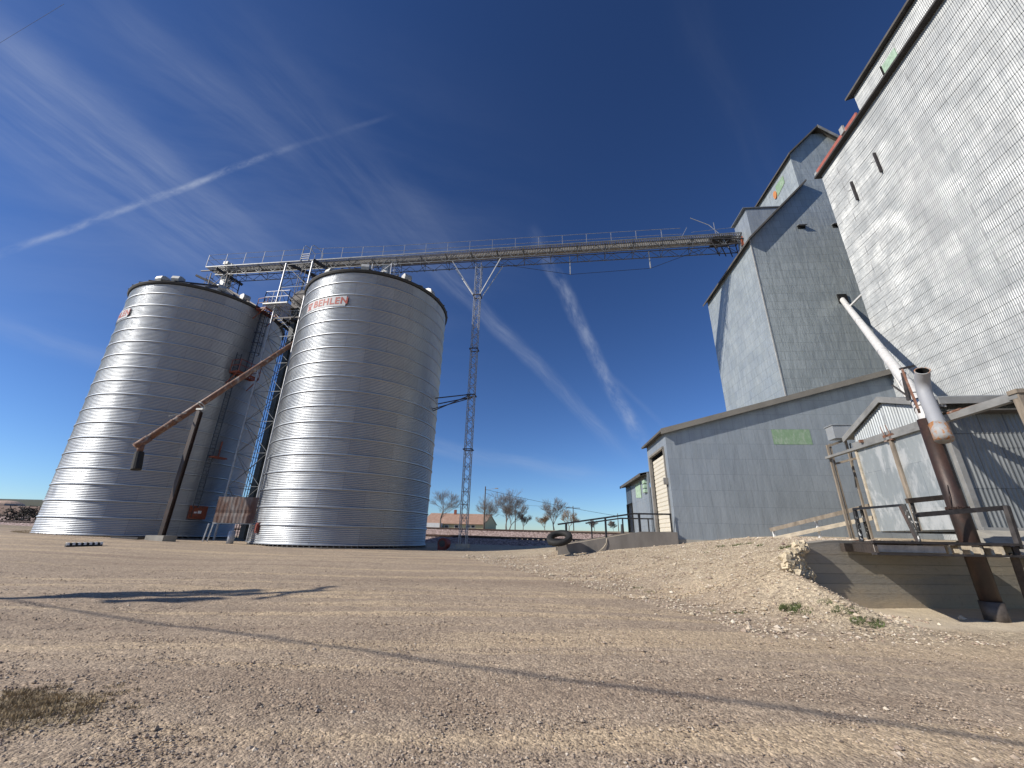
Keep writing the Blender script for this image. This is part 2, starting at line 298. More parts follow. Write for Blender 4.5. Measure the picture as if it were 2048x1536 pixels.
# ---------------------------------------------------------------- mesh helpers
class MB:
    def __init__(s): s.v = []; s.f = []; s.uv = []; s.mi = []; s.cur = 0; s.hasuv = False
    def quad(s, pts, uv=None):
        i = len(s.v); s.v += [tuple(p) for p in pts]; s.f.append(tuple(range(i, i+len(pts)))); s.mi.append(s.cur)
        s.uv.append(uv); s.hasuv |= uv is not None; return s
    def grid(s, rows, uvf=None, close=False):
        # rows: list of equally long point lists
        i = len(s.v); n = len(rows[0])
        for r in rows: s.v += [tuple(p) for p in r]
        for a in range(len(rows)-1):
            for b in range(n-1 + (1 if close else 0)):
                b2 = (b+1) % n
                s.f.append((i+a*n+b, i+a*n+b2, i+(a+1)*n+b2, i+(a+1)*n+b)); s.mi.append(s.cur)
                if uvf: s.uv.append([uvf(a, b), uvf(a, b+1), uvf(a+1, b+1), uvf(a+1, b)]); s.hasuv = True
                else: s.uv.append(None)
        return s
    def box(s, c, d, ex=V((1, 0, 0)), ey=V((0, 1, 0)), ez=V((0, 0, 1))):
        c = V(c); hx, hy, hz = ex*(d[0]/2), ey*(d[1]/2), ez*(d[2]/2); i = len(s.v)
        for a in (-1, 1):
            for b in (-1, 1):
                for e in (-1, 1): s.v.append(tuple(c+hx*a+hy*b+hz*e))
        for f in ((0, 1, 3, 2), (4, 6, 7, 5), (0, 4, 5, 1), (2, 3, 7, 6), (0, 2, 6, 4), (1, 5, 7, 3)):
            s.f.append(tuple(i+k for k in f)); s.mi.append(s.cur); s.uv.append(None)
        return s
    def bar(s, p, q, w, h=None, up=V((0, 0, 1))):
        p, q = V(p), V(q); d = q-p; l = d.length
        if l < 1e-5: return s
        d = d/l; x = d.cross(up)
        if x.length < 1e-3: x = d.cross(V((1, 0, 0)))
        x.normalize(); y = x.cross(d)
        return s.box((p+q)/2, (l, w, h or w), d, x, y)
    def tube(s, p, q, r, r2=None, n=8, cap=True):
        p, q = V(p), V(q); d = (q-p); r2 = r if r2 is None else r2
        if d.length < 1e-6: return s
        d.normalize(); x = d.cross(V((0, 0, 1)))
        if x.length < 1e-3: x = V((1, 0, 0))
        x.normalize(); y = d.cross(x); i = len(s.v)
        for (o, rr) in ((p, r), (q, r2)):
            for k in range(n):
                a = 2*math.pi*k/n; s.v.append(tuple(o+x*(math.cos(a)*rr)+y*(math.sin(a)*rr)))
        for k in range(n):
            k2 = (k+1) % n; s.f.append((i+k, i+k2, i+n+k2, i+n+k)); s.mi.append(s.cur); s.uv.append(None)
        if cap:
            s.f.append(tuple(i+k for k in range(n))[::-1]); s.f.append(tuple(i+n+k for k in range(n))); s.mi += [s.cur]*2; s.uv += [None]*2
        return s
    def path(s, pts, r, n=8, rr=None):
        # smooth joined tube along points
        pts = [V(p) for p in pts]; rows = []; px = None
        for k, p in enumerate(pts):
            d = (pts[min(k+1, len(pts)-1)] - pts[max(k-1, 0)]).normalized()
            x = d.cross(V((0, 0, 1))) if px is None else (px - d*px.dot(d))
            if x.length < 1e-3: x = V((1, 0, 0))
            x.normalize(); px = x; y = d.cross(x); R_ = rr[k] if rr else r
            rows.append([p + x*(math.cos(2*math.pi*j/n)*R_) + y*(math.sin(2*math.pi*j/n)*R_) for j in range(n)])
        return s.grid(rows, close=True)
    def ring(s, c, r, tr, nseg=24, n=6, ax=V((0, 0, 1))):
        ax = ax.normalized(); x = ax.cross(V((0, 0, 1)))
        if x.length < 1e-3: x = V((1, 0, 0))
        x.normalize(); y = ax.cross(x); rows = []
        for k in range(nseg+1):
            a = 2*math.pi*k/nseg; rd = x*math.cos(a)+y*math.sin(a); o = V(c)+rd*r
            rows.append([o+rd*(math.cos(2*math.pi*j/n)*tr)+ax*(math.sin(2*math.pi*j/n)*tr) for j in range(n)])
        return s.grid(rows, close=True)
    def build(s, name, mats, parent=None, smooth=False, label=None):
        me = bpy.data.meshes.new(name); org = parent['_org'] if parent is not None else None
        o0 = V(org) if org is not None else V((0, 0, 0))
        me.from_pydata([(x-o0.x, y-o0.y, z-o0.z) for x, y, z in s.v], [], s.f)
        if not isinstance(mats, (list, tuple)): mats = [mats]
        for mm in mats: me.materials.append(mm)
        if len(mats) > 1: me.polygons.foreach_set('material_index', s.mi)
        if s.hasuv:
            ul = me.uv_layers.new(name='UVMap'); k = 0
            for p, u in zip(me.polygons, s.uv):
                for j in range(p.loop_total):
                    if u is not None: ul.data[p.loop_start+j].uv = u[j]
        if smooth: me.polygons.foreach_set('use_smooth', [True]*len(me.polygons))
        me.update(); o = bpy.data.objects.new(name, me); S.collection.objects.link(o)
        if parent is not None: o.parent = parent; o['_org'] = list(o0)
        if label: o['label'] = label
        return o
def thing(name, label, cat, loc=(0, 0, 0), group=None):
    o = bpy.data.objects.new(name, None); S.collection.objects.link(o); o.location = loc; o.empty_display_size = .3
    o['_org'] = list(loc); o['label'] = label; o['category'] = cat
    if group: o['group'] = group
    return o
def tag(o, label=None, cat=None, group=None, kind=None):
    for k, v in (('label', label), ('category', cat), ('group', group), ('kind', kind)):
        if v: o[k] = v
    return o
def prism(mb, pts, ey, t):
    "closed slab: outline pts extruded by vector ey*t"
    pts = [V(p) for p in pts]; n = len(pts); off = ey*t
    mb.quad(pts[::-1]); mb.quad([p+off for p in pts])
    for k in range(n): mb.quad([pts[k], pts[(k+1) % n], pts[(k+1) % n]+off, pts[k]+off])
    return mb
def sst(x, a=0., b=1.):
    t = max(0., min(1., (x-a)/(b-a))); return t*t*(3-2*t)

# ---------------------------------------------------------------- ground
WALL_Y = 10.0; WALL_X0 = 9.2           # dock wall in frame FD
def track_h(lx): return 2.42 - .0101*lx
def ground_h(x, y):
    p = V((x, y, 0)); dx, dy, _ = FD.loc(p)
    z = .65*sst(y, 0, 27)
    z += .024*max(0, -x-10)*sst(y, 5, 28)
    z += .10*noise.noise(V((x*.18, y*.18, 0))) * sst(y, 1, 6)
    # mound in front of the elevators
    k = max(0., min(1., (y-9)/13)); xl = 5.0*(1-k)-1.5*k; wd = 2.9*(1-k)+16*k
    t = sst((x-xl)/wd); mz = (1.34*(1-k)+1.32*k)*t*sst(y, 7.6, 11.3)
    if dy < WALL_Y+.12: mz *= 1-sst(dx, 7.9, 9.0)
    z += mz
    if dy < WALL_Y+.12 and dx > 7.9: z += (.13-z)*sst(dx, 7.95+.12*noise.noise(V((y*2, 0, 0))), 9.0+.12*noise.noise(V((y*3, 0, 4))))*sst(dy, 6.6, 7.6)
    if y > 36:
        ax, ay, _ = FA.loc(p)
        z += (track_h(ax)-1.75 - z)*sst(ay, 38, 45)
        if ay > 51: z += (track_h(ax)-.95 - z)*sst(ay, 51, 56)
        if ay > 64: z = z + (2.9 - z)*sst(ay, 64, 80)
        if ay > 70: z += 1.1*sst(ay, 75, 170)
    return z
def axis(segs):
    out = []
    for a, b, st in segs:
        n = max(1, round((b-a)/st)); out += [a+(b-a)*i/n for i in range(n)]
    return out + [segs[-1][1]]
xs = axis([(-700, -120, 40), (-120, -40, 5), (-40, -12, .7), (-12, 4, .25), (4, 15, .11), (15, 30, .6), (30, 120, 6), (120, 700, 40)])
ys = axis([(-60, 0, 6), (0, 3, .6), (3, 8, .14), (8, 13, .11), (13, 30, .3), (30, 60, .8), (60, 180, 6), (180, 420, 30)])
g = MB(); rows = []; zone = []
for y in ys:
    r = []
    for x in xs:
        z = ground_h(x, y)
        if y < 14:
            for c_, a_, h_ in ((8.6, .02, 1), (6.9, .035, .8), (5.6, -.03, .7), (10.3, .0, .8)):
                for o_ in (0, 1.7):
                    d_ = y-(c_+o_*.55+a_*x+.012*x*x*.5)+.12*noise.noise(V((x*.3, c_, 0))); z -= .022*h_*math.exp(-(d_/.13)**2)*(1-sst(x, 4.5, 7)); z += .012*h_*math.exp(-((abs(d_)-.24)/.09)**2)*(1-sst(x, 4.5, 7))
        if y < 32 and -20 < x < 20: z += .018*noise.noise(V((x*1.3, y*1.3, 3))) + (.012*noise.noise(V((x*4.1, y*4.1, 5))) if y < 16 else 0)
        r.append((x, y, z))
        k = max(0., min(1., (y-9)/13)); xl = 5.0*(1-k)-1.5*k; wd = 2.9*(1-k)+16*k
        mo = sst(x, xl-.8, xl+wd*.6)*sst(y, 6.8, 8.6)
        if y > 22: mo = sst(x, -8, 2)*sst(y, 21, 24)
        dx, dy, _ = FD.loc(V((x, y, 0)))
        slab = sst(dx + .4*noise.noise(V((x, y, 1))), 8.8, 9.2)*sst(dy+.10*(dx-9.5)+.25*noise.noise(V((x*2, y*2, 1))), 7.3, 7.8)*(1 if dy < WALL_Y+.2 else 0)
        if slab > 0: mo *= (1-slab)
        gr = sst(y, 33, 40)*sst(-x, 8, 24) + (sst(y, 66, 70)) + .95*sst(math.hypot((x+4.4)/.9, (y-4.45)/.45)+.45*noise.noise(V((x*2.5, y*2.5, 0))), 1.15, .5)
        zone.append((mo, slab, min(1, gr), 1))
    rows.append(r)
g.grid(rows)
go = g.build('ground', M['ground'], smooth=True); tag(go, 'gravel yard with packed tyre tracks', kind='structure')
ca = go.data.color_attributes.new('zone', 'FLOAT_COLOR', 'POINT'); ca.data.foreach_set('color', [c for z in zone for c in z])

# far field and hills
f = MB()
def hill(name, m, x0, x1, y0, y1, z0, hf, label):
    mb = MB(); rws = []
    for j in range(13):
        t = j/12; y = y0+(y1-y0)*t
        rws.append([(x0+(x1-x0)*i/40, y, z0+hf((x0+(x1-x0)*i/40), t)) for i in range(41)])
    mb.grid(rws); o = mb.build(name, m, smooth=True); return tag(o, label, kind='structure')
hill('prairie', M['field'], -1500, 1500, 415, 3600, 4.05, lambda x, t: .5*t, 'flat dry prairie reaching the horizon')
hill('field_hill', M['hill_brown'], -900, -180, 190, 420, 3.7, lambda x, t: 16*sst(t, 0, 1)*sst(-x, 150, 380), 'brown stubble field rising at far left')
hill('hills', M['hill_green'], -1900, -380, 380, 900, 4, lambda x, t: 44*sst(t, 0, .8)*sst(-x, 300, 800), 'dark green hill on the left horizon')

# loose stones (stuff)
def stones(name, m, count, fn, label):
    mb = MB()
    for _ in range(count):
        x, y, s = fn()
        if x is None: continue
        z = ground_h(x, y); i = len(mb.v); a = random.random()*6.28; ca_, sa = math.cos(a), math.sin(a)
        sx, sy, sz = s*random.uniform(.7, 1.3), s*random.uniform(.6, 1.1), s*random.uniform(.4, .8)
        base = [(1, 0, 0), (.4, .9, .1), (-.8, .6, -.1), (-.9, -.5, .1), (.3, -1, 0), (0, .1, 1), (.45, -.3, .75), (0, 0, -1)]
        for (u, v, w) in base:
            u *= sx*random.uniform(.8, 1.2); v *= sy*random.uniform(.8, 1.2); w *= sz
            mb.v.append((x+u*ca_-v*sa, y+u*sa+v*ca_, z+w+sz*.3))
        for fc in ((0, 1, 6), (1, 5, 6), (1, 2, 5), (2, 3, 5), (3, 4, 5), (4, 6, 5), (4, 0, 6), (1, 0, 7), (2, 1, 7), (3, 2, 7), (4, 3, 7), (0, 4, 7)):
            mb.f.append(tuple(i+k for k in fc)); mb.mi.append(0); mb.uv.append(None)
    return tag(mb.build(name, m), label, kind='stuff')
def f1():
    y = 3.2+12*random.random()**1.7; x = random.uniform(-1.35, 1.35)*y
    dx, dy, _ = FD.loc(V((x, y, 0)))
    if dx > 8.9 and 7.3 < dy: return None, 0, 0
    n_ = noise.noise(V((x*.7, y*1.6, 9)))
    if n_ < -.12 and random.random() < .75: return None, 0, 0
    return x, y, random.choice((.006, .008, .008, .010, .012, .016)) * (1 if random.random() < .985 else 2.0)
stones('gravel', M['stones'], 60000, f1, 'loose mixed gravel strewn over the yard')
def f2():
    y = random.uniform(7.6, 24); k = max(0., min(1., (y-9)/13)); xl = 5.0*(1-k)-1.5*k
    x = xl + 14*random.random()**1.1 - 1.0
    dx, dy, _ = FD.loc(V((x, y, 0))); bx, by, _ = FB.loc(V((x, y, 0)))
    if (dx > 8.95 and dy < WALL_Y+.3) or by > 22 and bx > 6.4: return None, 0, 0
    return x, y, random.choice((.014, .018, .022, .028, .034)) * (1 if random.random() < .98 else 2.3)
stones('mound_stones', M['palestones'], 26000, f2, 'pale broken limestone covering the mound')
def f3():
    t = random.random(); dx = 8.6+.8*t+random.gauss(0, .25); dy = 9.8-1.3*t + random.gauss(0, .2)
    if dy > 9.85: return None, 0, 0
    p = FD.w(dx, dy); return p.x, p.y, random.choice((.02, .03, .04, .055))
stones('rubble', M['palestones'], 420, f3, 'loose rubble at the foot of the dock wall')
tag(stones('slab_stone', M['palestones'], 1, lambda: (*FD.w(10.9, 8.55)[:2], .09), None), 'flat stone lying alone on the dusty slab before the dock wall', 'stone')
del bpy.data.objects['slab_stone']['kind']

# ---------------------------------------------------------------- silos
def bend_text(txt, size, theta0, R, zc, cx, cy, bold=.0):
    cu = bpy.data.curves.new('t', 'FONT'); cu.body = txt; cu.size = size; cu.align_x = 'CENTER'; cu.align_y = 'CENTER'; cu.offset = bold; cu.space_character = 1.12
    ob = bpy.data.objects.new('t', cu); S.collection.objects.link(ob); dg = bpy.context.evaluated_depsgraph_get()
    me = bpy.data.meshes.new_from_object(ob.evaluated_get(dg)); mb = MB()
    mb.v = [(cx+R*math.sin(theta0 - v.co.x/R), cy+R*math.cos(theta0 - v.co.x/R), zc+v.co.y) for v in me.vertices]
    mb.f = [tuple(p.vertices) for p in me.polygons]; mb.uv = [None]*len(mb.f); mb.mi = [0]*len(mb.f)
    bpy.data.objects.remove(ob); return mb
def silo(cx, cy, zb, R, label, logo_th, doors, vents):
    root = thing('grain_silo', label, 'silo', (cx, cy, zb), 'corrugated steel silos')
    NS, CO, SM = 18, 10, 6; H = NS*1.1; n = 168
    prof = []
    for s_ in range(NS):
        for k in range(CO*SM):
            t = k/(CO*SM); z = s_*1.1+t*1.1; r = R+.021*math.cos(2*math.pi*CO*t)
            if t < .10: r += .075*math.sin(math.pi*t/.10)**.6
            prof.append((r, z))
    prof.append((R, H))
    rows = []; cs = [(math.sin(2*math.pi*j/n), math.cos(2*math.pi*j/n)) for j in range(n)]
    for r, z in prof: rows.append([(cx+c[0]*r, cy+c[1]*r, zb+z) for c in cs])
    arc = 2*math.pi*R/n
    mb = MB(); mb.grid(rows, lambda a, b: (b*arc, prof[a][1]+.0005), True); mb.build('wall', M['silo'], root, smooth=True)
    # roof cone with lip, rafter ribs
    mb = MB(); za = zb+H; pk = 3.35
    rows = [[(cx+c[0]*r, cy+c[1]*r, za+z) for c in cs] for r, z in ((R-.02, -.16), (R+.13, -.16), (R+.20, -.02), (R+.20, .02), (.55, pk), (.55, pk+.25), (.02, pk+.27))]
    mb.grid(rows[:4], close=True); lipm = mb; mb = MB(); mb.grid(rows[3:], close=True); rf = mb.build('roof', M['roof_metal'], root); lipm.build('eave_lip', M['lip'], rf)
    mb = MB()
    for k in range(36):
        a = 2*math.pi*k/36; d = V((math.sin(a), math.cos(a), 0)); c0 = V((cx, cy, za))
        mb.bar(c0+d*(R+.22)+V((0, 0, .05)), c0+d*.6+V((0, 0, pk+.05)), .07, .10)
    mb.build('rib', M['darksteel'], rf)
    # foundation
    mb = MB(); rows = [[(cx+c[0]*r, cy+c[1]*r, zb+z) for c in cs] for r, z in ((R+.16, -.9), (R+.16, -.10), (R-.1, -.09))]
    mb.grid(rows, close=True)
    for k in range(110):
        a = 2*math.pi*k/110; d = V((math.sin(a), math.cos(a), 0)); mb.box(V((cx, cy, zb-.05))+d*(R+.02), (.05, .05, .10))
    mb.build('foundation', M['concrete_dark'], root)
    for a_ in vents:
        a = rad(a_); d = V((math.sin(a), math.cos(a), 0)); tdir = V((d.y, -d.x, 0)); sl_ = math.atan2(pk, R-.35)
        mb = MB(); c = V((cx, cy, za))+d*(R-.75)+V((0, 0, .40+.55*math.tan(sl_)))
        pr = [(-.35, -.28), (.30, -.28), (.42, -.05), (.34, .22), (.1, .34), (-.35, .34)]
        prism(mb, [c+d*u+V((0, 0, w_))-tdir*.3 for u, w_ in pr], tdir, .6)
        mb.tube(c-V((0, 0, .6)), c-V((0, 0, .2)), .2, n=12)
        mb.build('roof_vent', M['galv_light'], rf)
    # lettering band
    rr = R+.09; mb = MB(); nseg = 16; w_ = 3.75; z1, z2 = zb+16.5+.10, zb+17.6-.12
    bt = lambda u: logo_th - u/rr
    rows = [[(cx+rr*math.sin(bt(-w_/2+w_*j/nseg)), cy+rr*math.cos(bt(-w_/2+w_*j/nseg)), z) for j in range(nseg+1)] for z in (z1, z2)]
    mb.grid(rows); lb = mb.build('sign_band', M['letter_back'], root)
    bend_text('BEHLEN', .80, logo_th - .50/rr, rr+.012, (z1+z2)/2, cx, cy, .022).build('lettering', M['letter_red'], lb)
    mb = MB(); zc = (z1+z2)/2
    def q(u, z): return (cx+(rr+.012)*math.sin(bt(u)), cy+(rr+.012)*math.cos(bt(u)), zc+z)
    u0_ = -1.52; s_ = .78
    shapes = [[(-.36, .16), (-.36, .38), (-.08, .38), (-.08, .28), (-.22, .24), (-.22, .16)], [(-.02, .16), (-.02, .38), (.12, .38), (.12, .2)], [(.16, .16), (.16, .38), (.38, .38), (.38, .26), (.28, .16)],
              [(-.34, .10), (.36, .10), (.30, -.02), (.1, .03), (.0, -.08), (-.12, .03), (-.28, .0)], [(-.24, -.06), (-.08, -.02), (0, -.14), (.1, -.02), (.24, -.06), (.2, -.2), (.06, -.26), (-.06, -.26), (-.2, -.2)],
              [(-.22, -.24), (-.05, -.30), (-.18, -.44), (-.34, -.42)], [(.22, -.24), (.05, -.30), (.18, -.44), (.34, -.42)], [(-.04, -.30), (.04, -.30), (.05, -.40), (-.05, -.40)]]
    for sh in shapes: mb.quad([q(u0_+a*s_, b*s_) for a, b in sh])
    mb.build('emblem', M['letter_red'], lb)
    for (th, z, w_, h_, mk, nm) in doors:
        a = rad(th); d = V((math.sin(a), math.cos(a), 0)); t_ = V((d.y, -d.x, 0)); c = V((cx, cy, zb+z))+d*(R+.06)
        mb = MB(); mb.box(c, (w_, .14, h_), t_, d); mb.box(c+d*.09, (w_*.72, .06, h_*.72), t_, d); do = mb.build('access_door', M[mk], root)
        mb = MB(); mb.bar(c+d*.13+t_*(w_*.36)-V((0, 0, h_*.4)), c+d*.13+t_*(w_*.36)+V((0, 0, h_*.4)), .03); mb.build('hinge', M['darksteel'], do)
        if w_ > .8:
            mb = MB(); mb.box(c+d*.125-t_*.05+V((0, 0, .02)), (.26, .01, .2), t_, d); mb.box(c+d*.125+t_*.24+V((0, 0, -.02)), (.2, .01, .12), t_, d); mb.build('notice_plate', M['white'], do)
    return root
S1 = V((-29.35, 34.75, 1.10)); S2 = V((-12.3, 32.2, .85)); RS = 6.05; RZ = 6.0
def cyl_th(c, R, px, py):
    r = ray(px, py); o = CAM-V((c.x, c.y, 0)); A_ = r.x**2+r.y**2; B_ = 2*(o.x*r.x+o.y*r.y); C_ = o.x**2+o.y**2-R*R
    t = (-B_-math.sqrt(B_*B_-4*A_*C_))/(2*A_); p = CAM+r*t
    return math.atan2(p.x-c.x, p.y-c.y), p
DOOR_TH = math.degrees(cyl_th(S1, RS, 393, 1030)[0])
silo1 = silo(S1.x, S1.y, S1.z, RS, 'left corrugated steel silo with caged ladder and orange door', rad(218), [(DOOR_TH, 1.75, 1.25, .95, 'orange', 0)], (-170, -128, -95, 120, 175, 140, 60))
th2 = cyl_th(S2, RZ, 653, 589)[0]
silo2 = silo(S2.x, S2.y, S2.z, RZ, 'right corrugated steel silo with red lettering fully facing the yard', th2, [(math.degrees(cyl_th(S2, RZ, 516, 1060)[0]), .95, .34, .62, 'redrust', 0)], (-150, -185, 140, 112, 95, 30))

# ladder with cage on silo 1 (orange platforms)
thl = cyl_th(S1, RS, 503, 700)[0]; dl = V((math.sin(thl), math.cos(thl), 0)); tl = V((dl.y, -dl.x, 0))
def LP(u, o, z): return V((S1.x, S1.y, 0)) + dl*(RS+o) + tl*u + V((0, 0, z))
mb = MB(); ztop = 21.0; zmid = 15.0
for u in (-.23, .23): mb.bar(LP(u, .22, zmid-1), LP(u, .22, ztop+1.1), .05)
z = zmid-1
while z < ztop: mb.tube(LP(-.23, .22, z), LP(.23, .22, z), .018, n=5); z += .3
lad = mb.build('ladder', M['blacksteel'], silo1)
mb = MB(); z = zmid+1.4
while z < ztop+1:
    pts = [LP(.38*math.cos(a), .25+.68*math.sin(a), z) for a in [math.pi*k/8 for k in range(9)]]
    for a_, b_ in zip(pts, pts[1:]): mb.bar(a_, b_, .03, .05)
    z += 1.0
for k in (1, 3, 4, 5, 7):
    a = math.pi*k/8; mb.bar(LP(.38*math.cos(a), .25+.68*math.sin(a), zmid+1.4), LP(.38*math.cos(a), .25+.68*math.sin(a), ztop+.9), .03)
mb.build('cage', M['blacksteel'], lad)
mb = MB()   # lower ladder shifted left
for u in (.95, 1.36): mb.bar(LP(u, .22, 3.2), LP(u, .22, zmid+1), .05)
z = 3.2
while z < zmid+1: mb.tube(LP(.95, .22, z), LP(1.36, .22, z), .018, n=5); z += .3
lad2 = mb.build('ladder', M['blacksteel'], silo1)
def platform(u0, u1, o0, o1, z, mk, parent, rail=True, rh=1.1, gap=None):
    mb = MB(); n_ = 7
    for k in range(n_): mb.bar(LP(u0+(u1-u0)*k/(n_-1), o0, z), LP(u0+(u1-u0)*k/(n_-1), o1, z), .09, .05)
    for o_ in (o0, o1): mb.bar(LP(u0, o_, z), LP(u1, o_, z), .06, .16)
    for u in (u0, u1): mb.bar(LP(u, o0, z), LP(u, o1, z), .06, .16)
    for u in (u0, u1): mb.bar(LP(u, .05, z-1.0), LP(u, o1, z), .06)
    pf = mb.build('platform', M[mk], parent)
    if rail:
        mb = MB(); cs_ = [(u0, o0), (u0, o1), ((u0+u1)/2, o1), (u1, o1), (u1, o0)]
        for u, o_ in cs_: mb.bar(LP(u, o_, z), LP(u, o_, z+rh), .05)
        for h_ in (rh, rh*.55):
            for (a_, b_) in zip(cs_, cs_[1:]): mb.bar(LP(*a_, z+h_), LP(*b_, z+h_), .045)
        mb.build('railing', M[mk], pf)
    return pf
platform(-.75, .75, .15, 1.25, ztop-.35, 'orange', silo1)
platform(-.5, 1.5, .15, 1.1, zmid-.9, 'orange', silo1)
mb = MB(); mb.box(LP(.7, .5, 7.0), (1.1, .6, .1), tl, dl); mb.bar(LP(.4, .1, 7.0), LP(.4, .1, 8.4), .08); mb.build('ladder_bracket', M['orange'], silo1)

# ---------------------------------------------------------------- overhead conveyor
cdv = V((S2.x-S1.x, S2.y-S1.y, 0)).normalized(); cn = V((-cdv.y, cdv.x, 0))     # cn points away from the camera
def CP(s, o, h):  # s measured from silo 2 centre, o across (away from camera +), h above running height
    zr = 25.75 - .0125*(s) + (.25 if s < -8 else .25*sst(-s, -2, 8))
    return V((S2.x, S2.y, 0)) + cdv*s + cn*o + V((0, 0, zr+h))
s0, s1 = -18.9, 31.6
cv = thing('overhead_conveyor', 'long galvanised overhead conveyor bridge with thin handrail between silos and elevator', 'conveyor', CP(s0, 0, 0))
def crail(fn, sa, sb, step):
    out = []; s = sa
    while s < sb-.01: out.append(s); s += step
    out.append(sb); return out
mb = MB(); ss = crail(None, s0+1.2, s1, 2.4)
for a, b in zip(ss, ss[1:]):
    mb.bar(CP(a, .25, .42), CP(b-.02, .25, .42), .46, .44)
    mb.bar(CP(b, .25, .42), CP(b+.05, .25, .42), .52, .52)
mb.build('casing', M['convey'], cv)
mb = MB(); s = s0
while s < s1: mb.bar(CP(s, -.92, .20), CP(s, -.06, .20), .085, .03); s += .15
mb.build('walkway', M['galv_light'], cv)
mb = MB()
mb.bar(CP(s0, -.95, .18), CP(s1, -.95, .18), .04, .10); mb.bar(CP(s0, -.03, .18), CP(s1, -.03, .18), .04, .10)
for o in (-.62, .62):
    for h in (.10, -.62): mb.bar(CP(s0+1, o, h), CP(s1, o, h), .06)
    tt = crail(None, s0+1, s1, .8)
    for i, (a, b) in enumerate(zip(tt, tt[1:])):
        mb.bar(CP(a, o, .10 if i % 2 else -.62), CP(b, o, -.62 if i % 2 else .10), .032)
        if i % 3 == 0: mb.bar(CP(a, o, .10), CP(a, o, -.62), .035)
for i, s in enumerate(crail(None, s0+1, s1, 2.4)):
    mb.bar(CP(s, -.95, .08), CP(s, .62, .08), .06); mb.bar(CP(s, -.62, -.62), CP(s, .62, -.62), .04)
    mb.bar(CP(s, -.62, -.62), CP(s+1.2, .62, -.62), .025)
mb.build('truss', M['towersteel'], cv)
mb = MB(); ps = crail(None, s0, 26.8, 2.1); RH = lambda s: 1.62-.012*(s-s0)
for s in ps: mb.bar(CP(s, -.95, .15), CP(s+(0 if s < 26 else .5), -.95, RH(s)), .045)
for h in (0, -.62):
    for a, b in zip(ps, ps[1:]):
        mb.tube(CP(a, -.95, RH(a)+h+.015*math.sin(a*3)), CP(b, -.95, RH(b)+h+.015*math.sin(b*3)), .02, n=5)
mb.bar(CP(s0, .95, .15), CP(s0, .95, 1.5), .04)
for h in (0, -.62): mb.tube(CP(s0, .95, RH(s0)+h-.1), CP(s0, -.95, RH(s0)+h), .022, n=5)
mb.tube(CP(27.6, -.95, .55), CP(s1-.6, -.95, .75), .016, n=5); mb.bar(CP(s1-2.1, -.95, .2), CP(s1-2.1, -.95, 1.4), .04)
mb.path([CP(s1-3.8, -.7, 2.3), CP(s1-2.4, -.7, 1.4), CP(s1-1.6, -.6, .4), CP(s1-1.1, -.5, -.9)], .03, 6)
mb.build('handrail', M['galv'], cv)
# drive head at silo 1 end, transfer spouts
mb = MB(); mb.box(CP(s0+1.0, .2, .5), (1.5, .8, .75), cdv, cn); mb.box(CP(s0+1.6, -.3, .95), (.5, .4, .3), cdv, cn); mb.tube(CP(s0+1.7, .2, .9), CP(s0+1.7, .2, 1.25), .16, n=10)
mb.build('drive_head', M['galv_light'], cv)
def roof_spout(sc, pk, red):
    mb = MB(); mb.box((CP(sc, 0, 0)+V((S2.x, S2.y, 0))*0), (.01, .01, .01))
    base = CP(sc, .1, 0); base.z = pk; top = CP(sc, .1, -.1)
    mb.box((base+top)/2, (.62, .62, (top-base).length), cdv, cn); mb.box(base+V((0, 0, .1)), (1.1, 1.1, .35), cdv, cn)
    sp = mb.build('drop_spout', M['galv_light'], cv)
    mb = MB()
    for u in (-.95, .95):
        for o in (-.8, .8): mb.bar(base+cdv*u+cn*o-V((0, 0, .5)), CP(sc+u, o, -.5), .07)
    for u in (-.95, .95): mb.bar(base+cdv*u-cn*.8-V((0, 0, .3)), CP(sc+u, .8, -.6), .04)
    mb.bar(base-cdv*.95-cn*.8-V((0, 0, .2)), CP(sc+.95, -.8, -.6), .04)
    for z in (.5, 1.1):
        for u in (-1, 1): mb.bar(base+cdv*(u*.95)-cn*.8+V((0, 0, z)), base+cdv*(u*.95)+cn*.8+V((0, 0, z)), .04)
    for u in (-1.3, 1.35):
        for z in (-.1, .55, 1.2):
            pts = [base+cdv*(u+.34*math.cos(a))-cn*(.55+.34*math.sin(a))+V((0, 0, z)) for a in [math.pi*2*k/10 for k in range(8)]]
            for a_, b_ in zip(pts, pts[1:]): mb.bar(a_, b_, .035)
        for k in range(0, 8, 3):
            a = math.pi*2*k/10; mb.bar(base+cdv*(u+.34*math.cos(a))-cn*(.55+.34*math.sin(a))-V((0, 0, .6)), base+cdv*(u+.34*math.cos(a))-cn*(.55+.34*math.sin(a))+V((0, 0, 1.6)), .03)
    mb.build('frame', M[red], sp)
roof_spout((S1-S2).dot(cdv), 24.1, 'darksteel'); roof_spout(0, 23.9, 'galv')
mb = MB()  # long steel beams below the left end
mb.bar(CP(s0-1.6, -.3, -.25), CP(s0+.6, .3, -1.2), .16, .2); mb.bar(CP(s0+1.5, -1.1, -.2), CP(s0+2.9, .9, -.9), .16, .22); mb.bar(CP(s0-.8, -.6, .0), CP(s0+1.2, -.6, -.05), .1)
mb.build('beam', M['darksteel'], cv)
# guard hoops at mid walkway
mb = MB(); sg = -8.0
for u in (-.42, .42):
    mb.path([CP(sg+u, -1.0, .1), CP(sg+u+.05, -1.0, 1.75), CP(sg+u+.12, -.9, 1.95), CP(sg+u+.5, -.5, 1.8), CP(sg+u+.8, -.2, 1.4), CP(sg+u+.8, -.2, .3)], .035, 6)
for h in (.35, .6, .85): mb.bar(CP(sg-.42, -1.0, h), CP(sg+.42, -1.0, h), .05)
mb.build('guard_hoop', M['galv_light'], cv)
